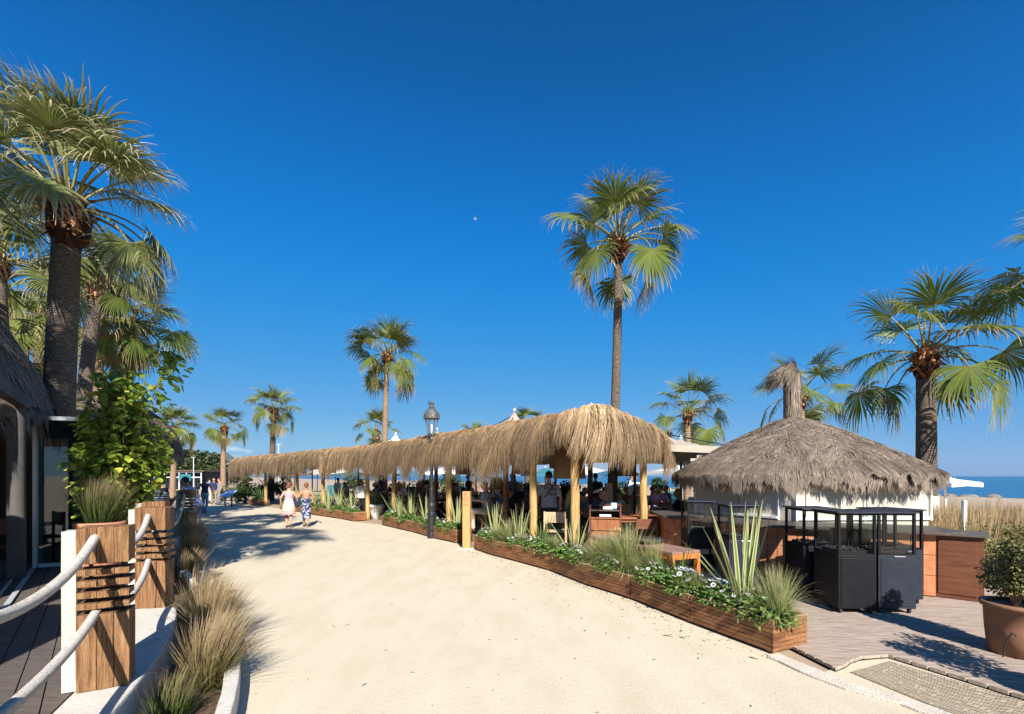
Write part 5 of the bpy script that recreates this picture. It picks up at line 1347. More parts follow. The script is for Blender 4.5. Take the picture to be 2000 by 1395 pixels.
for ri,q in enumerate(rowq):
    for k in range(counts[ri]):
        s=1.9+k*2.55+ri*.5 if ri==0 else 1.2+k*2.7+ri*.5
        if k>=4: q2=q-.35*(k-3)*.6
        else: q2=q
        p=ter(s,q2)
        if math.hypot(p[0]-2.64,p[1]-12.5)<1.2: continue
        TABLES.append((ri,k,s,q2,p))
        place(TB,(p[0],p[1],.204),ang,f'dark wood dining table, {ORD[k]} from the pergola corner in the {rown[ri]}','table','dining tables under the pergola')
        for j,(du,dq,r,nm) in enumerate(((-.32,-.62,ang,'its path side, near end'),(.32,-.62,ang,'its path side, far end'),(-.32,.62,ang+math.pi,'its sea side, near end'),(.32,.62,ang+math.pi,'its sea side, far end'))):
            if ri==2 and j in (1,3): continue
            c=p+U*du+Q*dq
            place(CH['pale' if (k+ri)%3 else 'dark'],(c[0],c[1],.204),(ang+math.pi if dq<0 else ang),f'chair at {ORD[k]} table of the {rown[ri]}, {nm}','chair','chairs at the dining tables')

# long low table with orange legs and round tray in front
def near_table():
    c=np.array([2.02,7.35]); d=np.array([-.42,.905]); rz=math.atan2(d[1],d[0]); t=empty('side_table',(c[0],c[1],.008),rz,'long low worn table with orange legs behind the front planters','table')
    L,w,h=2.0,.52,.74; bx('tabletop',[((0,s*.131,h-.018),(L,.256,.036)) for s in (-1,1)],'table_top',t,.004)
    bx('apron',[((-L/2+.02,0,h-.075),(.03,w-.1,.075)),((L/2-.02,0,h-.075),(.03,w-.1,.075)),((0,w/2-.03,h-.075),(L-.1,.03,.075)),((0,-w/2+.03,h-.075),(L-.1,.03,.075))],'orange_leg',t)
    for sx in (-1,1):
        for sy in (-1,1): bx('leg',[((sx*(L/2-.03),sy*(w/2-.03),(h-.04)/2),(.065,.06,h-.04))],'orange_leg',t)
    p=c+d*(-.02); m=MB(); m.lathe([(.001,0),(.12,0),(.30,.035),(.335,.05),(.325,.06),(.28,.045),(.001,.04)],40); o=m.obj('round_tray',M['plate'],smooth=True); o.location=(p[0]+.05,p[1]-.02,.752); tag(o,'dark round metal tray lying on the long low table','tray')
    q=p+d*.55; m=MB(); m.lathe([(.035,0),(.045,.09),(.04,.095),(.03,.01)],16); t2=empty('flower_vase',(q[0],q[1],.751),0,'small glass with orange flowers on the long low table','vase'); m.obj('glass',M['glass'],t2)
    rg=np.random.default_rng(4); m=MB()
    for i in range(8):
        a=rg.uniform(0,6.28); r=rg.uniform(.01,.06); m.ball((math.cos(a)*r,math.sin(a)*r,.12+rg.random()*.04),.018,7,5)
    m.obj('blossom',M['bollard_wood'],t2)
near_table()
# service cabinet
def service():
    t=empty('service_cabinet',(1.98,9.75,.204),R(-14),'red brown waiter station cabinet with open shelf beside the corner pole','cabinet')
    w,d,h=.62,.45,1.0
    bx('side_panel',[((-w/2,0,h/2),(.03,d,h))],'teak_dark',t); bx('side_panel',[((w/2,0,h/2),(.03,d,h))],'teak_dark',t)
    bx('back_panel',[((0,d/2-.01,h/2),(w-.032,.02,h))],'teak_dark',t)
    bx('shelf',[((0,-.01,h-.12),(w-.032,d-.03,.025))],'counter_top',t); bx('shelf',[((0,-.01,h-.28),(w-.032,d-.03,.025))],'teak',t)
    bx('drawer_front',[((0,-d/2+.012,h-.42),(w-.04,.022,.22))],'teak',t); bx('drawer_front',[((0,-d/2+.012,h-.68),(w-.04,.022,.26))],'teak',t); bx('drawer_front',[((0,-d/2+.012,h-.97),(w-.04,.022,.28))],'teak',t)
    for nm,c,s,mt,lb,r in (('tablet',(-.16,.05,h+.02),(.2,.02,.16),'navy_metal','dark tablet computer propped on the waiter station',.4),('napkin_stack',(.05,-.06,h-.07),(.2,.14,.06),'white_paint','stack of white napkins on the waiter station',0),('menu_box',(.17,.07,h-.03),(.12,.1,.12),'panel_blue','pale blue menu box on the waiter station',0),('plate_stack',(.0,-.05,h-.23),(.24,.18,.05),'white_paint','white plates on the lower shelf of the waiter station',0)):
        m=MB(); m.box((0,0,0),s); o=m.obj(nm,M[mt],bevel=.006); Rz=Matrix.Rotation(R(-14),3,'Z'); v=Rz@Vector(c); o.location=(1.98+v.x,9.75+v.y,.204+v.z); o.rotation_euler=(-r,0,R(-14)); tag(o,lb,nm.replace('_',' '))
service()
# tables between the pergola end and the kiosk
TB2=make_table(1.3,.75,'teak',.84)
for i,(px,y,lb) in enumerate(((1300,11.2,'high orange brown table left of the kiosk counter'),(1275,14.2,'high orange brown table further back by the palm foot'),(1215,10.9,'high plank table right of the waiter station'))):
    x=W(px,y)[0]; place(TB2,(x,y,.012),R(-8+i*6),lb,'table','high tables left of the kiosk')
for i,(px,y,r) in enumerate(((1300,10.4,0),(1340,10.5,.2),(1262,10.3,-.2),(1310,12.0,3.1))):
    x=W(px,y)[0]; place(CH['dark'],(x,y,.008),r,['dark chair in front of the high table by the kiosk','dark chair closest to the kiosk counter','dark chair right of the waiter station','dark chair behind the high table by the kiosk'][i],'chair','dark chairs left of the kiosk')
CHF=make_chair('light_wood'); p=W(1085,9.75); CHF.location=(p[0],p[1],.204); CHF.rotation_euler[2]=R(-10); tag(CHF,'pale wooden armchair with its back to the promenade, between two poles','chair')
# left terrace table set and inside furniture
place(TB,(-11.6,14.6,.33),.3,'dark table on the left terrace behind the slotted fence','table','tables on the left terrace')
place(TB,(-9.3,8.9,.345),.8,'table inside the dark restaurant behind the glass door','table','tables on the left terrace')
for i,(x,y,z,r,lb) in enumerate(((-11.2,13.9,.33,.3,'dark chair on the left terrace, back to the view'),(-12.3,14.0,.33,-.4,'dark chair on the left terrace, left of the table'),(-7.4,6.6,.345,1.2,'chair in the dim restaurant doorway at the left edge'))):
    place(CH['dark'],(x,y,z),r,lb,'chair','chairs on the left terrace')

# ---------------------------------------------------------------- far things
def far_trees():
    rg=np.random.default_rng(44); k=0
    spec=[]
    for i in range(34):
        px=262+i*6.6+rg.normal()*3; D=rg.uniform(85,150); top=(884+ max(0,px-360)*.42 if px>300 else 888)+rg.normal()*7
        if px>400: top=max(top,912)
        spec.append((px,D,top))
    libs=[]
    for v in range(4):
        m=MB(); r2=np.random.default_rng(500+v)
        for i in range(11):
            vv=r2.normal(size=3); vv/=np.linalg.norm(vv); q=np.array([0,0,.62])+vv*np.array([.36,.36,.22]); pts,o=blob_points(150,q,np.array([.22,.22,.16])*r2.uniform(.7,1.3),r2,.4); leaf_cloud(m,pts,.075,r2,out=o*.4)
        a=m.mesh('crown'); a.materials.append(M['leaf_far']); b=MB(); b.tube([(0,0,0),(.02,0,.3),(0,.02,.6)],[.035,.025,.012],7)
        for j in range(4):
            an=j*1.6; b.tube([(0,0,.35),(math.cos(an)*.2,math.sin(an)*.2,.6)],[.015,.005],5)
        b=b.mesh('trunk'); b.materials.append(M['bark']); libs.append((a,b))
    spec.sort()
    for i,(px,D,top) in enumerate(spec):
        h=CAM_Z+(930-top)*D/F; x=W(px,D)[0]
        t=empty('tree',(x,D,0),rg.uniform(0,6),None,'tree','trees beyond the far end of the promenade')
        t['label']='distant green tree beyond the far end of the walkway'
        t.scale=(h*1.9,h*1.5,h*1.05); a,b=libs[i%4]; mesh_obj('crown',a,t); mesh_obj('trunk',b,t)
far_trees()
# beach club building far left
def beach_club():
    D=62; x0=W(296,D)[0]; x1=W(396,D)[0]; t=empty('beach_club',((x0+x1)/2,D,0),0,'low white and blue beach club building behind the walkers','building'); w=x1-x0
    m=MB(); m.box((0,3,1.2),(w,5,2.4)); m.obj('wall',M['navy_metal'],t)
    m=MB(); m.prism([(-w/2-.6,-.6),(w/2+.6,-.6),(w/2+.6,6),(-w/2-.6,6)],2.42,2.62); m.obj('roof',M['thatch_grey_base'],t)
    m=MB()
    for i in range(8): m.box((-w/2+w*i/7,-.3,1.2),(.09,.09,2.4))
    m.box((0,-.3,2.3),(w,.1,.12)); m.box((0,-.3,1.65),(w,.06,.1)); m.obj('post',M['white_paint'],t)
    m=MB(); m.box((w*.2,-.45,1.6),(1.6,.05,.9)); m.obj('awning',M['teal'],t)
beach_club()
def tall_pole(px,D,top,label,r=.05):
    x=W(px,D)[0]; z=CAM_Z+(930-top)*D/F; t=empty('lamp_pole',(x,D,0),0,label,'pole'); m=MB(); m.tube([(0,0,0),(0,0,z)],[r,r*.6],8); m.obj('shaft',M['white_paint'],t); m=MB(); m.tube([(-.25,0,z),(.25,0,z)],.03,6); m.obj('cross_arm',M['alu'],t)
tall_pole(378,55,893,'thin white pole in front of the far trees')
tall_pole(544,45,868,'white mast tip showing above the far thatch')
# slanted information board
t=empty('information_board',(*P(446,990)[:2],.004),R(-30),'slanted pale blue information board on a stand by the far planters','sign')
m=MB(); m.box((0,0,.78),(1.0,.05,.62),M=np.array(Matrix.Rotation(R(-52),3,'X'))); m.obj('panel',M['panel_blue'],t,bevel=.01)
m=MB(); m.box((-.35,0,.36),(.06,.06,.72)); m.obj('leg',M['iron'],t)
m=MB(); m.box((.35,0,.36),(.06,.06,.72)); m.obj('leg',M['iron'],t)
# parasols and windbreaks on the beach
parasol(1846,19.0,1.84,1.52,.80,'white beach parasol against the sea at the right edge','sail_white',group='parasols on the beach',pole='white_paint',rz=.2)
parasol(620,52,2.8,2.1,1.6,'straw coloured beach parasol beyond the pergola, far left','sail',group='parasols on the beach')
parasol(655,47,2.9,2.2,1.5,'white beach parasol seen under the thatch beyond the women','sail_white',group='parasols on the beach')
for i,(px,D,w,c,lb) in enumerate(((660,38,3.0,'teal','teal windbreak seen under the far thatch'),(1290,24,1.6,'sky_blue_pane','blue windbreak panel left of the kiosk, by the sea'),(1310,23,1.0,'teal','teal windbreak beside the blue panel'),(1010,30,2.6,'sky_blue_pane','blue windbreak seen between the poles in the middle'),(820,33,3.0,'teal','teal windbreak left of the street lamp'),(900,36,2.2,'sky_blue_pane','blue windbreak right of the street lamp'))):
    t=empty('windbreak',W(px,D),0,lb,'windbreak','windbreaks along the beach'); m=MB(); m.box((0,0,.6),(w*.6,.03,.9)); m.obj('screen',M[c],t)
    m=MB(); 
    for s in (-1,0,1): m.box((s*w*.3,.03,.6),(.05,.05,1.2))
    m.obj('post',M['light_wood'],t)
# bushes at the far end and behind the pergola
for i,(px,D,h,r,mt,lb) in enumerate(((478,30,1.5,1.1,'leaf_dark','dark bush at the far left end of the pergola'),(505,31,1.7,1.0,'leaf_dark','dark broad bush beside the far short planter'),(432,33,1.3,1.2,'leaf_olive','olive bush behind the information board'),(548,33,2.2,.9,'leaf_dark','leafy bush under the far end of the thatch'),(835,26,2.0,1.3,'leaf_dark','dark bush behind the diners left of the lamp'),(690,34,2.6,1.3,'leaf_dark','tall dark bush behind the middle of the pergola'),(1000,21.5,1.7,1.2,'leaf_dark','dark bush behind the diners in the middle'))):
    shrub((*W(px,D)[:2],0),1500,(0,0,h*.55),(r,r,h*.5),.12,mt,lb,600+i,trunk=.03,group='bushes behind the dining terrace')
# green hedge screening behind the middle tables
# gull
t=empty('seagull',W(928,60,CAM_Z+(930-428)*60/F),.3,'tiny white seagull high in the blue sky','bird'); m=MB(); m.ball((0,0,0),(.18,.05,.05),10,6); m.ball((.17,0,.03),(.05,.035,.035),8,5)
m.strips(np.array([[[0,.03,.02],[-.02,.22,.10],[-.08,.42,.06]],[[0,-.03,.02],[-.02,-.22,.10],[-.08,-.42,.06]]]),np.array([[.06,.05,.01]]*2),np.array([[1.,0,0],[1,0,0]])); m.obj('body',M['sail_white'],t)
# ---------------------------------------------------------------- people
DG=None
def remesh(mb, voxel, it=3, smooth=True, fac=.5):
    me=mb.mesh('tmp'); o=bpy.data.objects.new('tmp',me); COL.objects.link(o)
    r=o.modifiers.new('r','REMESH'); r.mode='VOXEL'; r.voxel_size=voxel
    s=o.modifiers.new('s','SMOOTH'); s.iterations=it; s.factor=fac
    dg=bpy.context.evaluated_depsgraph_get(); dg.update()
    out=bpy.data.meshes.new_from_object(o.evaluated_get(dg)); bpy.data.objects.remove(o)
    for p in out.polygons: p.use_smooth=smooth
    return out
def limb(m,pts,rad,n=10):
    pts=[np.array(p,float) for p in pts]
    for i in range(len(pts)-1):
        k=np.linspace(0,1,4)[:,None]; m.tube(pts[i]+(pts[i+1]-pts[i])*k,np.linspace(rad[i],rad[i+1],4),n)
    for p,r in zip(pts,rad): m.ball(p,r*1.0,n,8)
def loft(m,rings,n=16):
    V=[]; ang=np.arange(n)*2*np.pi/n
    for (c,rx,ry) in rings: V.append(np.stack([c[0]+np.cos(ang)*rx,c[1]+np.sin(ang)*ry,np.full(n,c[2])],1))
    K=len(rings); i=np.arange(K-1)[:,None]*n; j=np.arange(n)[None,:]; jn=(j+1)%n
    m.add(np.array(V).reshape(-1,3),np.stack([i+j,i+jn,i+n+jn,i+n+j],-1).reshape(-1,4))
    b=m.n-K*n; m.L.append(np.arange(n)[::-1]+b); m.S.append(np.array([n])); m.M.append(np.array([0]))
    m.L.append(np.arange(n)+b+(K-1)*n); m.S.append(np.array([n])); m.M.append(np.array([0]))
POSES={}
def pose(name,hip,lean,knees,ankles,elbows,wrists,slim=1.0,headturn=0.0,toe=(0,1)):
    POSES[name]=dict(hip=hip,lean=lean,knees=knees,ankles=ankles,elbows=elbows,wrists=wrists,slim=slim,toe=toe,turn=headturn)
# facing +Y, right side is +X
pose('walk',(0,0,.92),.04,[(-.085,.12,.49),(.085,.03,.48)],[(-.085,.06,.10),(.09,-.24,.13)],[(-.27,-.06,1.12),(.27,.02,1.12)],[(-.27,.04,.88),(.28,.16,.90)],.95)
pose('stand',(0,0,.93),.0,[(-.11,.02,.49),(.11,.02,.49)],[(-.12,0,.08),(.13,.0,.08)],[(-.26,-.03,1.14),(.26,-.03,1.14)],[(-.27,.06,.88),(.27,.06,.88)],1.0)
pose('stoop',(0,-.05,.90),.42,[(-.10,.06,.48),(.10,-.02,.48)],[(-.10,.02,.08),(.10,-.22,.10)],[(-.24,.36,1.05),(.24,.34,1.05)],[(-.17,.50,.86),(.17,.46,.84)],1.0)
pose('sit',(0,0,.55),.10,[(-.10,.44,.53),(.10,.44,.53)],[(-.10,.42,.09),(.10,.46,.09)],[(-.25,.16,.80),(.25,.16,.80)],[(-.12,.38,.82),(.12,.38,.82)],1.0)
pose('lean',(0,.02,.55),.30,[(-.12,.44,.53),(.12,.44,.53)],[(-.12,.40,.09),(.12,.36,.09)],[(-.23,.34,.80),(.23,.32,.80)],[(-.05,.50,.84),(.06,.46,.96)],1.0,.4)
pose('back',(0,.04,.55),-.06,[(-.10,.44,.53),(.12,.46,.53)],[(-.10,.50,.09),(.12,.40,.09)],[(-.27,.08,.80),(.27,.10,.80)],[(-.16,.28,.68),(.18,.30,.72)],.94,-.5)
_body={}
def body_meshes(pn, voxel=.010, fem=False):
    key=(pn,fem)
    if key in _body: return _body[key]
    p=POSES[pn]; hip=np.array(p['hip'],float); ln=p['lean']; sl=p['slim']*(.93 if fem else 1.03)
    def up(h,x=0,y=0): return np.array([hip[0]+x,hip[1]+math.sin(ln)*h+y,hip[2]+math.cos(ln)*h])
    m=MB()
    wz=[( -.07,.150,.105),(0,.165,.118),(.10,.135 if fem else .150,.100),(.20,.128 if fem else .155,.095),(.30,.155,.108),(.40,.168,.100),(.455,.135,.080),(.485,.075,.062)]
    tors=[(up(h),rx*sl,ry*sl) for h,rx,ry in wz]
    loft(m,tors)
    neck=up(.50); head=up(.655,0,.02)
    limb(m,[up(.46),up(.57,0,.012)],[.058*sl,.050*sl])
    ht=p['turn']; hx,hy=math.sin(-ht),math.cos(ht)
    m.ball(head+np.array([0,-.008,.015]),(.074,.092,.10),16,12); m.ball(head+np.array([hx*.035,hy*.035,-.045]),(.052,.058,.062),12,8)
    nose=head+np.array([hx*.098,hy*.098,-.015]); m.ball(nose,(.014,.02,.022),8,6)
    for s in (-1,1): m.ball(head+np.array([hy*s*.077,-hx*s*.077,-.01]),(.012,.020,.030),8,6)
    sh=[up(.415,-.175*sl),up(.415,.175*sl)]
    for i in (0,1):
        e=np.array(p['elbows'][i]); w=np.array(p['wrists'][i]); s=-1 if i==0 else 1
        limb(m,[sh[i],(sh[i]*.5+e*.5),e,(e*.55+w*.45),w],[.053*sl,.047*sl,.037*sl,.036*sl,.024])
        d=w-e; d/=np.linalg.norm(d); sd=np.cross(d,[0,0,1.]) if abs(d[2])<.8 else np.array([0,1.,0]); sd-=d*(sd@d); sd/=np.linalg.norm(sd); nn=np.cross(sd,d)
        if nn@np.array([-s*1.0,0,-.6])<0: nn=-nn
        pc=w+d*.045; limb(m,[w,pc],[.024,.026]); 
        for k,(o_,Lf) in enumerate(((-.027,.062),(-.009,.072),(.009,.068),(.026,.054))):
            b=pc+d*.02+sd*o_*.95; c=b+d*Lf*.55+nn*.010; e2=c+d*Lf*.35+nn*.022
            limb(m,[b,c,e2],[.0105,.0098,.0088],8)
        b=w+d*.022+sd*(-.018 if s>0 else .018)*1.2; q=b+(d*.5+sd*(-1 if s>0 else 1)*.6)*.04; limb(m,[b,q,q+d*.03+nn*.01],[.012,.0115,.0095],8)
    hl=[hip+np.array([-.085*sl,0,-.04]),hip+np.array([.085*sl,0,-.04])]
    for i in (0,1):
        k=np.array(p['knees'][i]); a=np.array(p['ankles'][i])
        limb(m,[hl[i],(hl[i]*.5+k*.5),k,(k*.65+a*.35),a],[.086*sl,.074*sl,.053*sl,.054*sl,.034])
        f=a+np.array([0,.03,-.045]); limb(m,[a+np.array([0,-.02,-.04]),f,a+np.array([0,.15,-.058])],[.034,.034,.022])
    body=remesh(m,voxel,2)
    # eyes and mouth
    f=MB(); 
    for s in (-1,1): f.ball(head+np.array([hx*.084+hy*s*.03,hy*.084-hx*s*.03,.008]),(.011,.007,.006),8,5)
    f.ball(head+np.array([hx*.092,hy*.092,-.058]),(.022,.008,.006),8,5); face=f.mesh('face_features',True)
    # clothes
    R_={}
    m=MB(); loft(m,[(c,rx*1.10+.008,ry*1.12+.010) for c,rx,ry in tors[:-1]]+[(tors[-1][0],.078,.068)])
    for i in (0,1):
        e=np.array(p['elbows'][i]); limb(m,[sh[i],sh[i]*.35+e*.65],[.064*sl,.060*sl])
    R_['shirt']=remesh(m,.013,3)
    m=MB(); loft(m,[(c,rx*1.10+.010,ry*1.12+.012) for c,rx,ry in tors[:-1]]+[(tors[-1][0],.078,.068)])
    for i in (0,1):
        e=np.array(p['elbows'][i]); w=np.array(p['wrists'][i]); limb(m,[sh[i],e,w],[.068*sl,.052*sl,.036*sl])
    R_['long_shirt']=remesh(m,.013,3)
    m=MB(); loft(m,[(c,rx*1.07+.008,ry*1.08+.010) for c,rx,ry in tors[1:6]]); R_['tube_top']=remesh(m,.012,3)
    for nm,fr in (('trousers',.97),('shorts',.5)):
        m=MB(); loft(m,[(tors[0][0]-np.array([0,0,.02]),tors[0][1]*1.08+.01,tors[0][2]*1.1+.012),(tors[1][0],tors[1][1]*1.07+.008,tors[1][2]*1.1+.01),(up(.07),tors[1][1]*.98,tors[1][2]*1.02)])
        for i in (0,1):
            k=np.array(p['knees'][i]); a=np.array(p['ankles'][i])
            if nm=='shorts': limb(m,[hl[i],hl[i]*.1+k*.9],[.098*sl,.078*sl])
            else: limb(m,[hl[i],k,a+np.array([0,0,.02])],[.097*sl,.067*sl,.058*sl])
        R_[nm]=remesh(m,.013,3)
    for nm,z1,w in (('skirt',.50,.215),('long_skirt',.30,.17)):
        if pn in('walk','stand'):
            m=MB(); n=28; ang=np.arange(n)*2*np.pi/n; V=[]; zs=np.linspace(hip[2]+.16,z1,10)
            for j,z in enumerate(zs):
                t=j/9; rx=.135*sl+ (w-.135*sl)*min(1,t*1.6)**.8+ (.01 if nm=='skirt' else -.03*max(0,t-.6)); ry=rx*.80; fo=1+.05*t*np.sin(ang*7+1)
                V.append(np.stack([hip[0]+np.cos(ang)*rx*fo,hip[1]+np.sin(ang)*ry*fo-.02*t,np.full(n,z)],1))
            i_=np.arange(9)[:,None]*n; j_=np.arange(n)[None,:]; jn=(j_+1)%n
            m.add(np.array(V).reshape(-1,3),np.stack([i_+j_,i_+jn,i_+n+jn,i_+n+j_],-1).reshape(-1,4)); R_[nm]=m.mesh(nm,True)
    for nm in ('short','long','bun'):
        m=MB(); c=head+np.array([-hx*.012,-hy*.018,.028]); m.ball(c,(.084,.096,.098),14,10)
        if nm=='long': limb(m,[c+np.array([-hx*.04,-hy*.05,-.03]),up(.50,0,-.075),up(.36,0,-.115)],[.075,.065,.035])
        if nm=='bun': m.ball(c+np.array([-hx*.09,-hy*.09,.02]),.045,10,8); m.ball(c+np.array([0,-.05,-.06]),(.06,.05,.05),10,8)
        V=remesh(m,.012,2)
        R_['hair_'+nm]=V
    m=MB()
    for i in (0,1):
        a=np.array(p['ankles'][i]); limb(m,[a+np.array([0,-.03,-.05]),a+np.array([0,.05,-.052]),a+np.array([0,.16,-.062])],[.040,.040,.028]); 
    R_['shoe']=remesh(m,.011,2)
    _body[key]=(body,face,R_); return _body[key]
def person(loc,face_dir,pn,label,top=('shirt','cl_white'),bottom=('trousers','cl_navy'),hair=('short','hair_dark'),skin='skin',shoe='shoe',h=1.0,fem=False,group=None):
    body,face,Rm=body_meshes(pn,fem=fem)
    rz=math.atan2(-face_dir[0],face_dir[1]); t=empty('person',loc,rz,label,'person',group); t.scale=(h,h,h)
    def put_(name,me,mt):
        if me is None: return
        if not me.materials: me.materials.append(M[mt])
        o=bpy.data.objects.new(name,me); COL.objects.link(o); o.parent=t
        o.material_slots[0].link='OBJECT'; o.material_slots[0].material=M[mt]; return o
    b=put_('body',body,skin); put_('face_features',face,'feature')
    if top: put_(top[0],Rm[top[0]],top[1])
    if bottom: put_(bottom[0],Rm[bottom[0]],bottom[1])
    put_('hair',Rm['hair_'+hair[0]],hair[1]); put_('shoes',Rm['shoe'],shoe)
    return t
def zmat(name,bands,z0,z1,rough=.9):
    m=bpy.data.materials.new(name); m.use_nodes=True; nt=m.node_tree; nd=nt.nodes; b=nd['Principled BSDF']; b.inputs['Roughness'].default_value=rough
    tc=nd.new('ShaderNodeTexCoord'); sp=nd.new('ShaderNodeSeparateXYZ'); mr=nd.new('ShaderNodeMapRange'); mr.inputs[1].default_value=z0; mr.inputs[2].default_value=z1
    rp=nd.new('ShaderNodeValToRGB'); rp.color_ramp.interpolation='CONSTANT'; e=rp.color_ramp.elements
    for i,c in enumerate(bands):
        if i<2: q=e[i]; q.position=i/len(bands)
        else: q=e.new(i/len(bands))
        q.color=(*c,1)
    nt.links.new(tc.outputs['Object'],sp.inputs[0]); nt.links.new(sp.outputs[2],mr.inputs[0]); nt.links.new(mr.outputs[0],rp.inputs[0]); nt.links.new(rp.outputs[0],b.inputs['Base Color']); return m
pk=(.66,.25,.28); wh=(.70,.62,.55); og=(.72,.33,.16); yl=(.75,.52,.28)
M['stripe_skirt']=zmat('striped_skirt',[pk,pk,(.75,.4,.38),og,pk,wh,og,yl,wh,og,yl,wh,og,wh,pk,wh,yl,wh,og,wh],.50,1.06)
M['stripe_shirt']=zmat('navy_white_stripes',[(.03,.04,.09),(.7,.7,.7)]*9,.45,1.05)
M['pattern_dress']=mat('navy_white_print',[(.44,(.02,.03,.08)),(.52,(.06,.08,.18)),(.56,(.5,.5,.56)),(.7,(.08,.1,.2))],scale=9,rough=.9,detail=3)
M['pattern_shirt']=mat('blue_white_print_shirt',[(.40,(.08,.2,.45)),(.5,(.30,.42,.65)),(.58,(.62,.64,.72))],scale=14,rough=.9,detail=3)
M['pink_top']=mat('pink_smocked_top',[(.62,.27,.33),(.70,.36,.40)],scale=30,rough=.9)
away=np.array([-.28,.96])
person((*P(564,1031)[:2],.004),away,'walk','woman in pink strapless top and orange striped skirt walking away, left of the two',('tube_top','pink_top'),('skirt','stripe_skirt'),('bun','hair_auburn'),'skin','sandal',.93,True)
w2=P(598,1029); t2=person((*w2[:2],.004),away,'walk','woman with bare back in navy patterned long dress and dark bag, right of the two',None,('long_skirt','pattern_dress'),('bun','hair_auburn'),'skin_tan','sandal',.93,True)
m=MB(); n=14
for s in (-1,1): m.tube([(s*.05,.09,1.24),(s*.045,.02,1.44),(s*.03,-.05,1.45)],.007,6)
m.obj('halter_strap',M['cl_navy'],t2)
# shoulder bag
m=MB(); m.ball((0,0,.17),(.15,.07,.19),14,10); m.tube([(-.1,0,.28),(.02,.05,.66),(.12,0,.28)],.012,6)
o=m.obj('shoulder_bag',M['cl_navy'],smooth=True); o.location=(w2[0]-.27,w2[1]-.12,.72); tag(o,'dark blue shoulder bag on the woman in the patterned dress','bag')
person((-9.3,13.5,.004),(-.96,-.2),'stoop','man in blue and white patterned shirt and grey trousers stooping forward at the path edge',('shirt','pattern_shirt'),('trousers','cl_grey'),('short','hair_dark'),'skin_tan',h=1.10)
x=P(400,1003); person((*x[:2],.004),(-.3,.95),'walk','woman in dark top and wide blue jeans behind the stooping man',('tube_top','cl_navy'),('trousers','cl_denim'),('long','hair_brown'),'skin_tan','shoe',1.05,True)
x=P(418,985); person((*x[:2],.004),(.3,-.95),'stand','man in navy shirt standing far down the walkway',('shirt','cl_navy'),('trousers','cl_khaki'),('short','hair_dark'),h=1.0)
x=P(429,986); person((*x[:2],.004),(-.6,-.75),'stand','person in taupe shirt beside the man in navy, far down the walkway',('long_shirt','cl_taupe'),('trousers','cl_grey'),('short','hair_brown'),h=.98)
person((*W(409,30.5)[:2],.004),(-.3,.95),'walk','person in pale blue top far behind the jeans woman',('shirt','cl_blue'),('trousers','cl_white'),('short','hair_dark'))
# left terrace
person((*W(306,13.6)[:2],.33),(-.2,.98),'sit','seated person in navy and white striped shirt on the left terrace',('shirt','stripe_shirt'),('trousers','cl_navy'),('short','hair_brown'),'skin_tan',h=1.0)
person((*W(322,15.3)[:2],.33),(-.5,-.8),'sit','seated person in black on the left terrace beside the striped one',('shirt','cl_black'),('trousers','cl_black'),('short','hair_dark'),h=1.05)
# pergola
TZ=.21
x=W(1072,10.35); tp=person((x[0],x[1],TZ),(-.15,.98),'stand','man standing in grey t shirt with black lettering on the back',('shirt','cl_grey'),('trousers','cl_black'),('short','hair_dark'),'skin_tan',h=1.0)
def letters(txt,size,x,z,rot=0):
    cu=bpy.data.curves.new('txt','FONT'); cu.body=txt; cu.size=size; cu.extrude=.001; cu.align_x='CENTER'
    o=bpy.data.objects.new('lettering',cu); COL.objects.link(o); dg=bpy.context.evaluated_depsgraph_get(); me=bpy.data.meshes.new_from_object(o.evaluated_get(dg)); bpy.data.objects.remove(o)
    # wrap onto the back: shirt back bulges with x
    for v in me.vertices:
        X=v.co.x+x; Z=v.co.y+z; yb=-.139*math.sqrt(max(.05,1-(X/.205)**2))-.006; v.co=(X,yb-v.co.z,Z)
    me.materials.append(M['ink']); q=bpy.data.objects.new('lettering',me); COL.objects.link(q); q.parent=tp; return q
letters('FU',.105,-.085,1.27); letters('RE',.105,.085,1.25); letters('X',.085,-.05,1.185); letters('RCE',.10,.08,1.15)
m=MB(); m.strips(np.array([[[.07,-.148,1.40],[.02,-.152,1.32],[-.05,-.150,1.20],[-.13,-.125,1.12]]]),np.array([[.016,.014,.013,.016]]),np.array([[.7,0,-.7]])); m.obj('print_stroke',M['ink'],tp)
x=W(952,12.3); person((x[0],x[1],TZ+.14),(-.9,-.3),'sit','young man in grey t shirt sitting sideways on a high stool behind the signpost',('shirt','cl_grey'),('trousers','cl_beige'),('short','hair_dark'),h=1.0)
m=MB(); m.box((0,0,.62),(.34,.34,.04)); 
for sx in (-1,1):
    for sy in (-1,1): m.bar((sx*.12,sy*.12,.6),(sx*.16,sy*.16,0),.03,.03)
o=m.obj('bar_stool',M['teak_dark']); o.location=(x[0],x[1],TZ); tag(o,'dark wooden stool under the young man in grey','stool')
person((*P(706,1012)[:2],.008),(.1,.99),'stand','man in white shirt and black trousers standing beside the white pot',('long_shirt','cl_white'),('trousers','cl_black'),('short','hair_brown'),'skin_tan',h=.98)
tops=['cl_white','cl_navy','cl_grey','cl_black','cl_lilac','cl_blue','cl_taupe','cl_white','cl_pink','cl_beige','cl_black','cl_navy','cl_red','cl_green']
hairs=['hair_dark','hair_brown','hair_dark','hair_grey','hair_blond','hair_auburn']
rg=np.random.default_rng(8)
cname=lambda c:{'cl_lilac':'lilac','cl_taupe':'taupe'}.get(c,c[3:])
seats=[('path side, near seat',-.32,-.62),('path side, far seat',.32,-.62),('sea side, near seat',-.32,.62),('sea side, far seat',.32,.62)]
sp_={0:[3,1,3],1:[2,3],2:[2,0]}
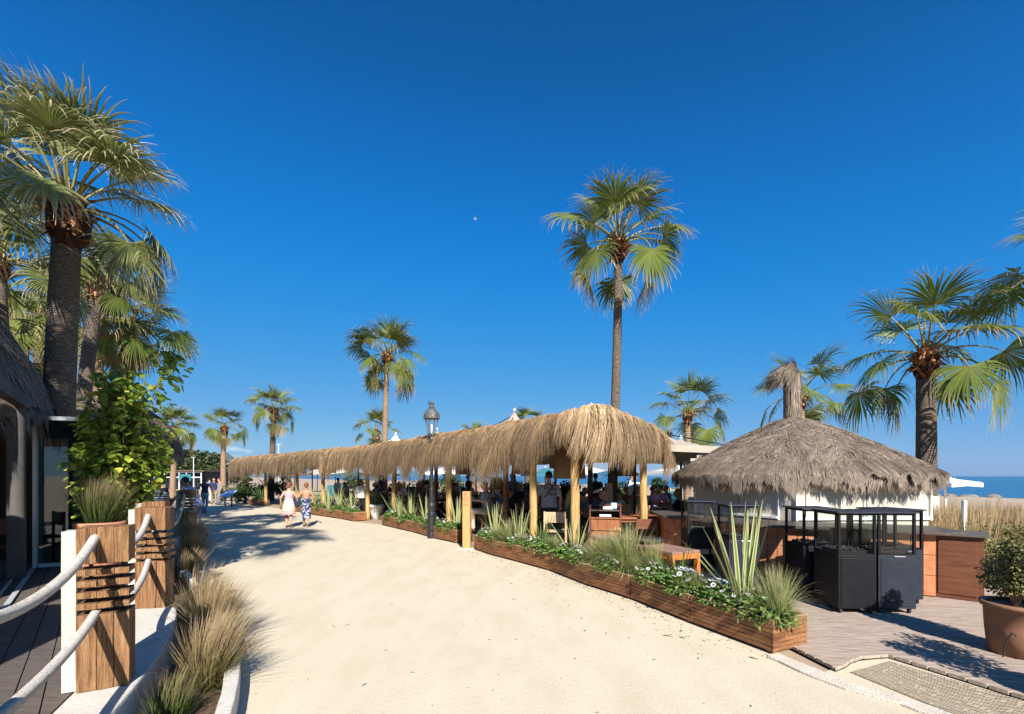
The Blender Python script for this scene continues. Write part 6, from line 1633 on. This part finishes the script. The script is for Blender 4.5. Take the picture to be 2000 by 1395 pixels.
for (ri,k,s,q,p) in TABLES:
    for j,(nm,du,dq) in enumerate(seats):
        if ri==2 and j in (1,3): continue
        if rg.random()>(.62 if ri<2 else .85): continue
        c=p+U*du+Q*(dq+(.05 if dq<0 else -.05)); f=Q if dq<0 else -Q; pn=['sit','lean','back'][int(rg.integers(3))]; tc=tops[int(rg.integers(len(tops)))]; fem=rg.random()<.45
        person((c[0],c[1],TZ-.07),f,pn,f'diner in {cname(tc)} top, {ORD[k]} table of the {rown[ri]}, {nm}',('shirt',tc),(('trousers','cl_navy'),('trousers','cl_black'),('shorts','cl_khaki'),('trousers','cl_denim'))[int(rg.integers(4))],(('long' if fem else 'short'),hairs[int(rg.integers(6))]),['skin','skin_tan'][int(rg.integers(2))],h=rg.uniform(.97,1.08),fem=fem,group='diners under the pergola')
for i,(px,Y,tc,pn,lb,fd) in enumerate(((1222,12.6,'cl_white','lean','diner in white shirt at the high table right of the palm foot',(-.9,.2)),(1272,14.8,'cl_lilac','sit','diner in lilac top seated behind the corner of the pergola',(.3,-.9)),(1290,15.2,'cl_lilac','back','diner in lilac top right of the right hand pole',(-.5,-.8)),(1240,17.5,'cl_white','stand','person in white standing far back under the parasol',(.2,-.9)),(1330,11.9,'cl_black','sit','dark haired diner in black sitting against the kiosk wall',(-.8,.5)),(1305,16.4,'cl_navy','sit','diner in navy seated left of the kiosk roof edge',(-.6,.7)),(1180,13.9,'cl_navy','sit','diner in navy seated left of the whitewashed palm foot',(.2,-.9)))):
    x=W(px,Y); person((x[0],x[1],TZ-.05),fd,pn,lb,('shirt',tc),('trousers','cl_black'),('short',hairs[i%6]),['skin','skin_tan'][i%2],group='guests left of the kiosk')

# plates and glasses on the tables nearest the path
def crockery():
    m=MB(); m.lathe([(.001,0),(.07,.0),(.115,.012),(.118,.016),(.07,.008),(.001,.008)],20); pm=m.mesh('plate',True); pm.materials.append(M['white_paint'])
    m=MB(); m.lathe([(.03,0),(.03,.004),(.005,.01),(.005,.08),(.033,.12),(.03,.17)],12); gm=m.mesh('wine_glass',True); gm.materials.append(M['glass'])
    m=MB(); m.lathe([(.036,0),(.038,.16),(.015,.21),(.014,.27)],12); bm_=m.mesh('bottle',True); bm_.materials.append(M['leaf_dark'] if False else M['cl_green'])
    for (ri,k,s,q,p) in TABLES:
        if ri>1: continue
        for nm,me,du,dq,w in (('plate',pm,-.3,-.18,'near end'),('plate',pm,.3,.16,'far end'),('wine_glass',gm,-.1,.1,'middle'),('bottle',bm_,.08,-.06,'middle')):
            if nm=='bottle' and k%2: continue
            c=p+U*du+Q*dq; o=mesh_obj(nm,me,None,(c[0],c[1],.955)); tag(o,f"{ {'plate':'white plate','wine_glass':'clear wine glass','bottle':'green bottle'}[nm]} at the {w} of the {ORD[k]} table, {rown[ri]}",nm.replace('_',' '),'tableware on the dining tables')
crockery()
# life on the beach behind the terrace
rg=np.random.default_rng(63)
for i,(px,D,kind) in enumerate(((575,40,'sail'),(690,36,'teal'),(720,43,'sail_white'),(800,38,'sky_blue_pane'),(868,31,'sail_white'),(960,29,'sky_blue_pane'),(1025,34,'sail_white'),(1065,27,'teal'),(1150,30,'sail_white'),(1205,25,'sky_blue_pane'),(1322,27,'sail_white'))):
    words=['straw coloured','teal','white','blue','white','blue','white','teal','white','blue','white'][i]
    if kind in('sail','sail_white'): parasol(px,D,2.5,2.05,1.3,f'{words} beach parasol, {ORD[i]} along the beach behind the diners',kind,rz=rg.uniform(0,1),group='parasols on the beach',pole='light_wood')
    else: parasol(px,D,2.3,1.95,1.15,f'{words} beach parasol, {ORD[i]} along the beach behind the diners',kind,rz=rg.uniform(0,1),group='parasols on the beach',pole='light_wood')
for i,(px,D,r,h) in enumerate(((775,24,.9,1.5),(880,25,.7,2.0),(1040,20,.6,1.6),(1110,18.5,.6,1.7),(1215,19.5,.6,1.8),(1285,19,.5,1.9))):
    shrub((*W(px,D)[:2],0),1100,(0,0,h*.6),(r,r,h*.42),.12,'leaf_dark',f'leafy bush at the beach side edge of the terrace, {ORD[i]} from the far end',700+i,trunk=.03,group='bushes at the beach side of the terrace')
for i,(px,D,tc,pn) in enumerate(((660,27,'cl_white','stand'),(742,21.5,'cl_navy','stand'),(828,22,'cl_black','stand'),(915,19,'cl_black','stand'),(1000,17.5,'cl_blue','stand'),(1120,16.5,'cl_navy','walk'),(1163,16,'cl_black','stand'),(1232,20.5,'cl_white','walk'))):
    person((*W(px,D)[:2],.2 if D<24 else .004),(rg.normal(),rg.normal()),pn,f'standing person in {cname(tc)} top behind the tables, {ORD[i]} from the far end',('shirt',tc),('shorts','cl_khaki'),('short',hairs[i%6]),['skin','skin_tan'][i%2],group='people standing behind the tables')
# ---------------------------------------------------------------- sea air: far things fade a little to blue
def haze():
    m=MB(); m.box((600,1840,HILL_TOP/2+.5),(7000,3700,HILL_TOP+6)); mt=bpy.data.materials.new('air'); mt.use_nodes=True; nt=mt.node_tree; nt.nodes.clear()
    o=nt.nodes.new('ShaderNodeOutputMaterial'); v=nt.nodes.new('ShaderNodeVolumePrincipled'); v.inputs['Color'].default_value=(.72,.84,1,1); v.inputs['Density'].default_value=.00006; v.inputs['Anisotropy'].default_value=.2
    nt.links.new(v.outputs[0],o.inputs['Volume']); h=m.obj('haze',mt); tag(h,'thin blue sea haze over the bay','haze',kind='stuff')
haze()
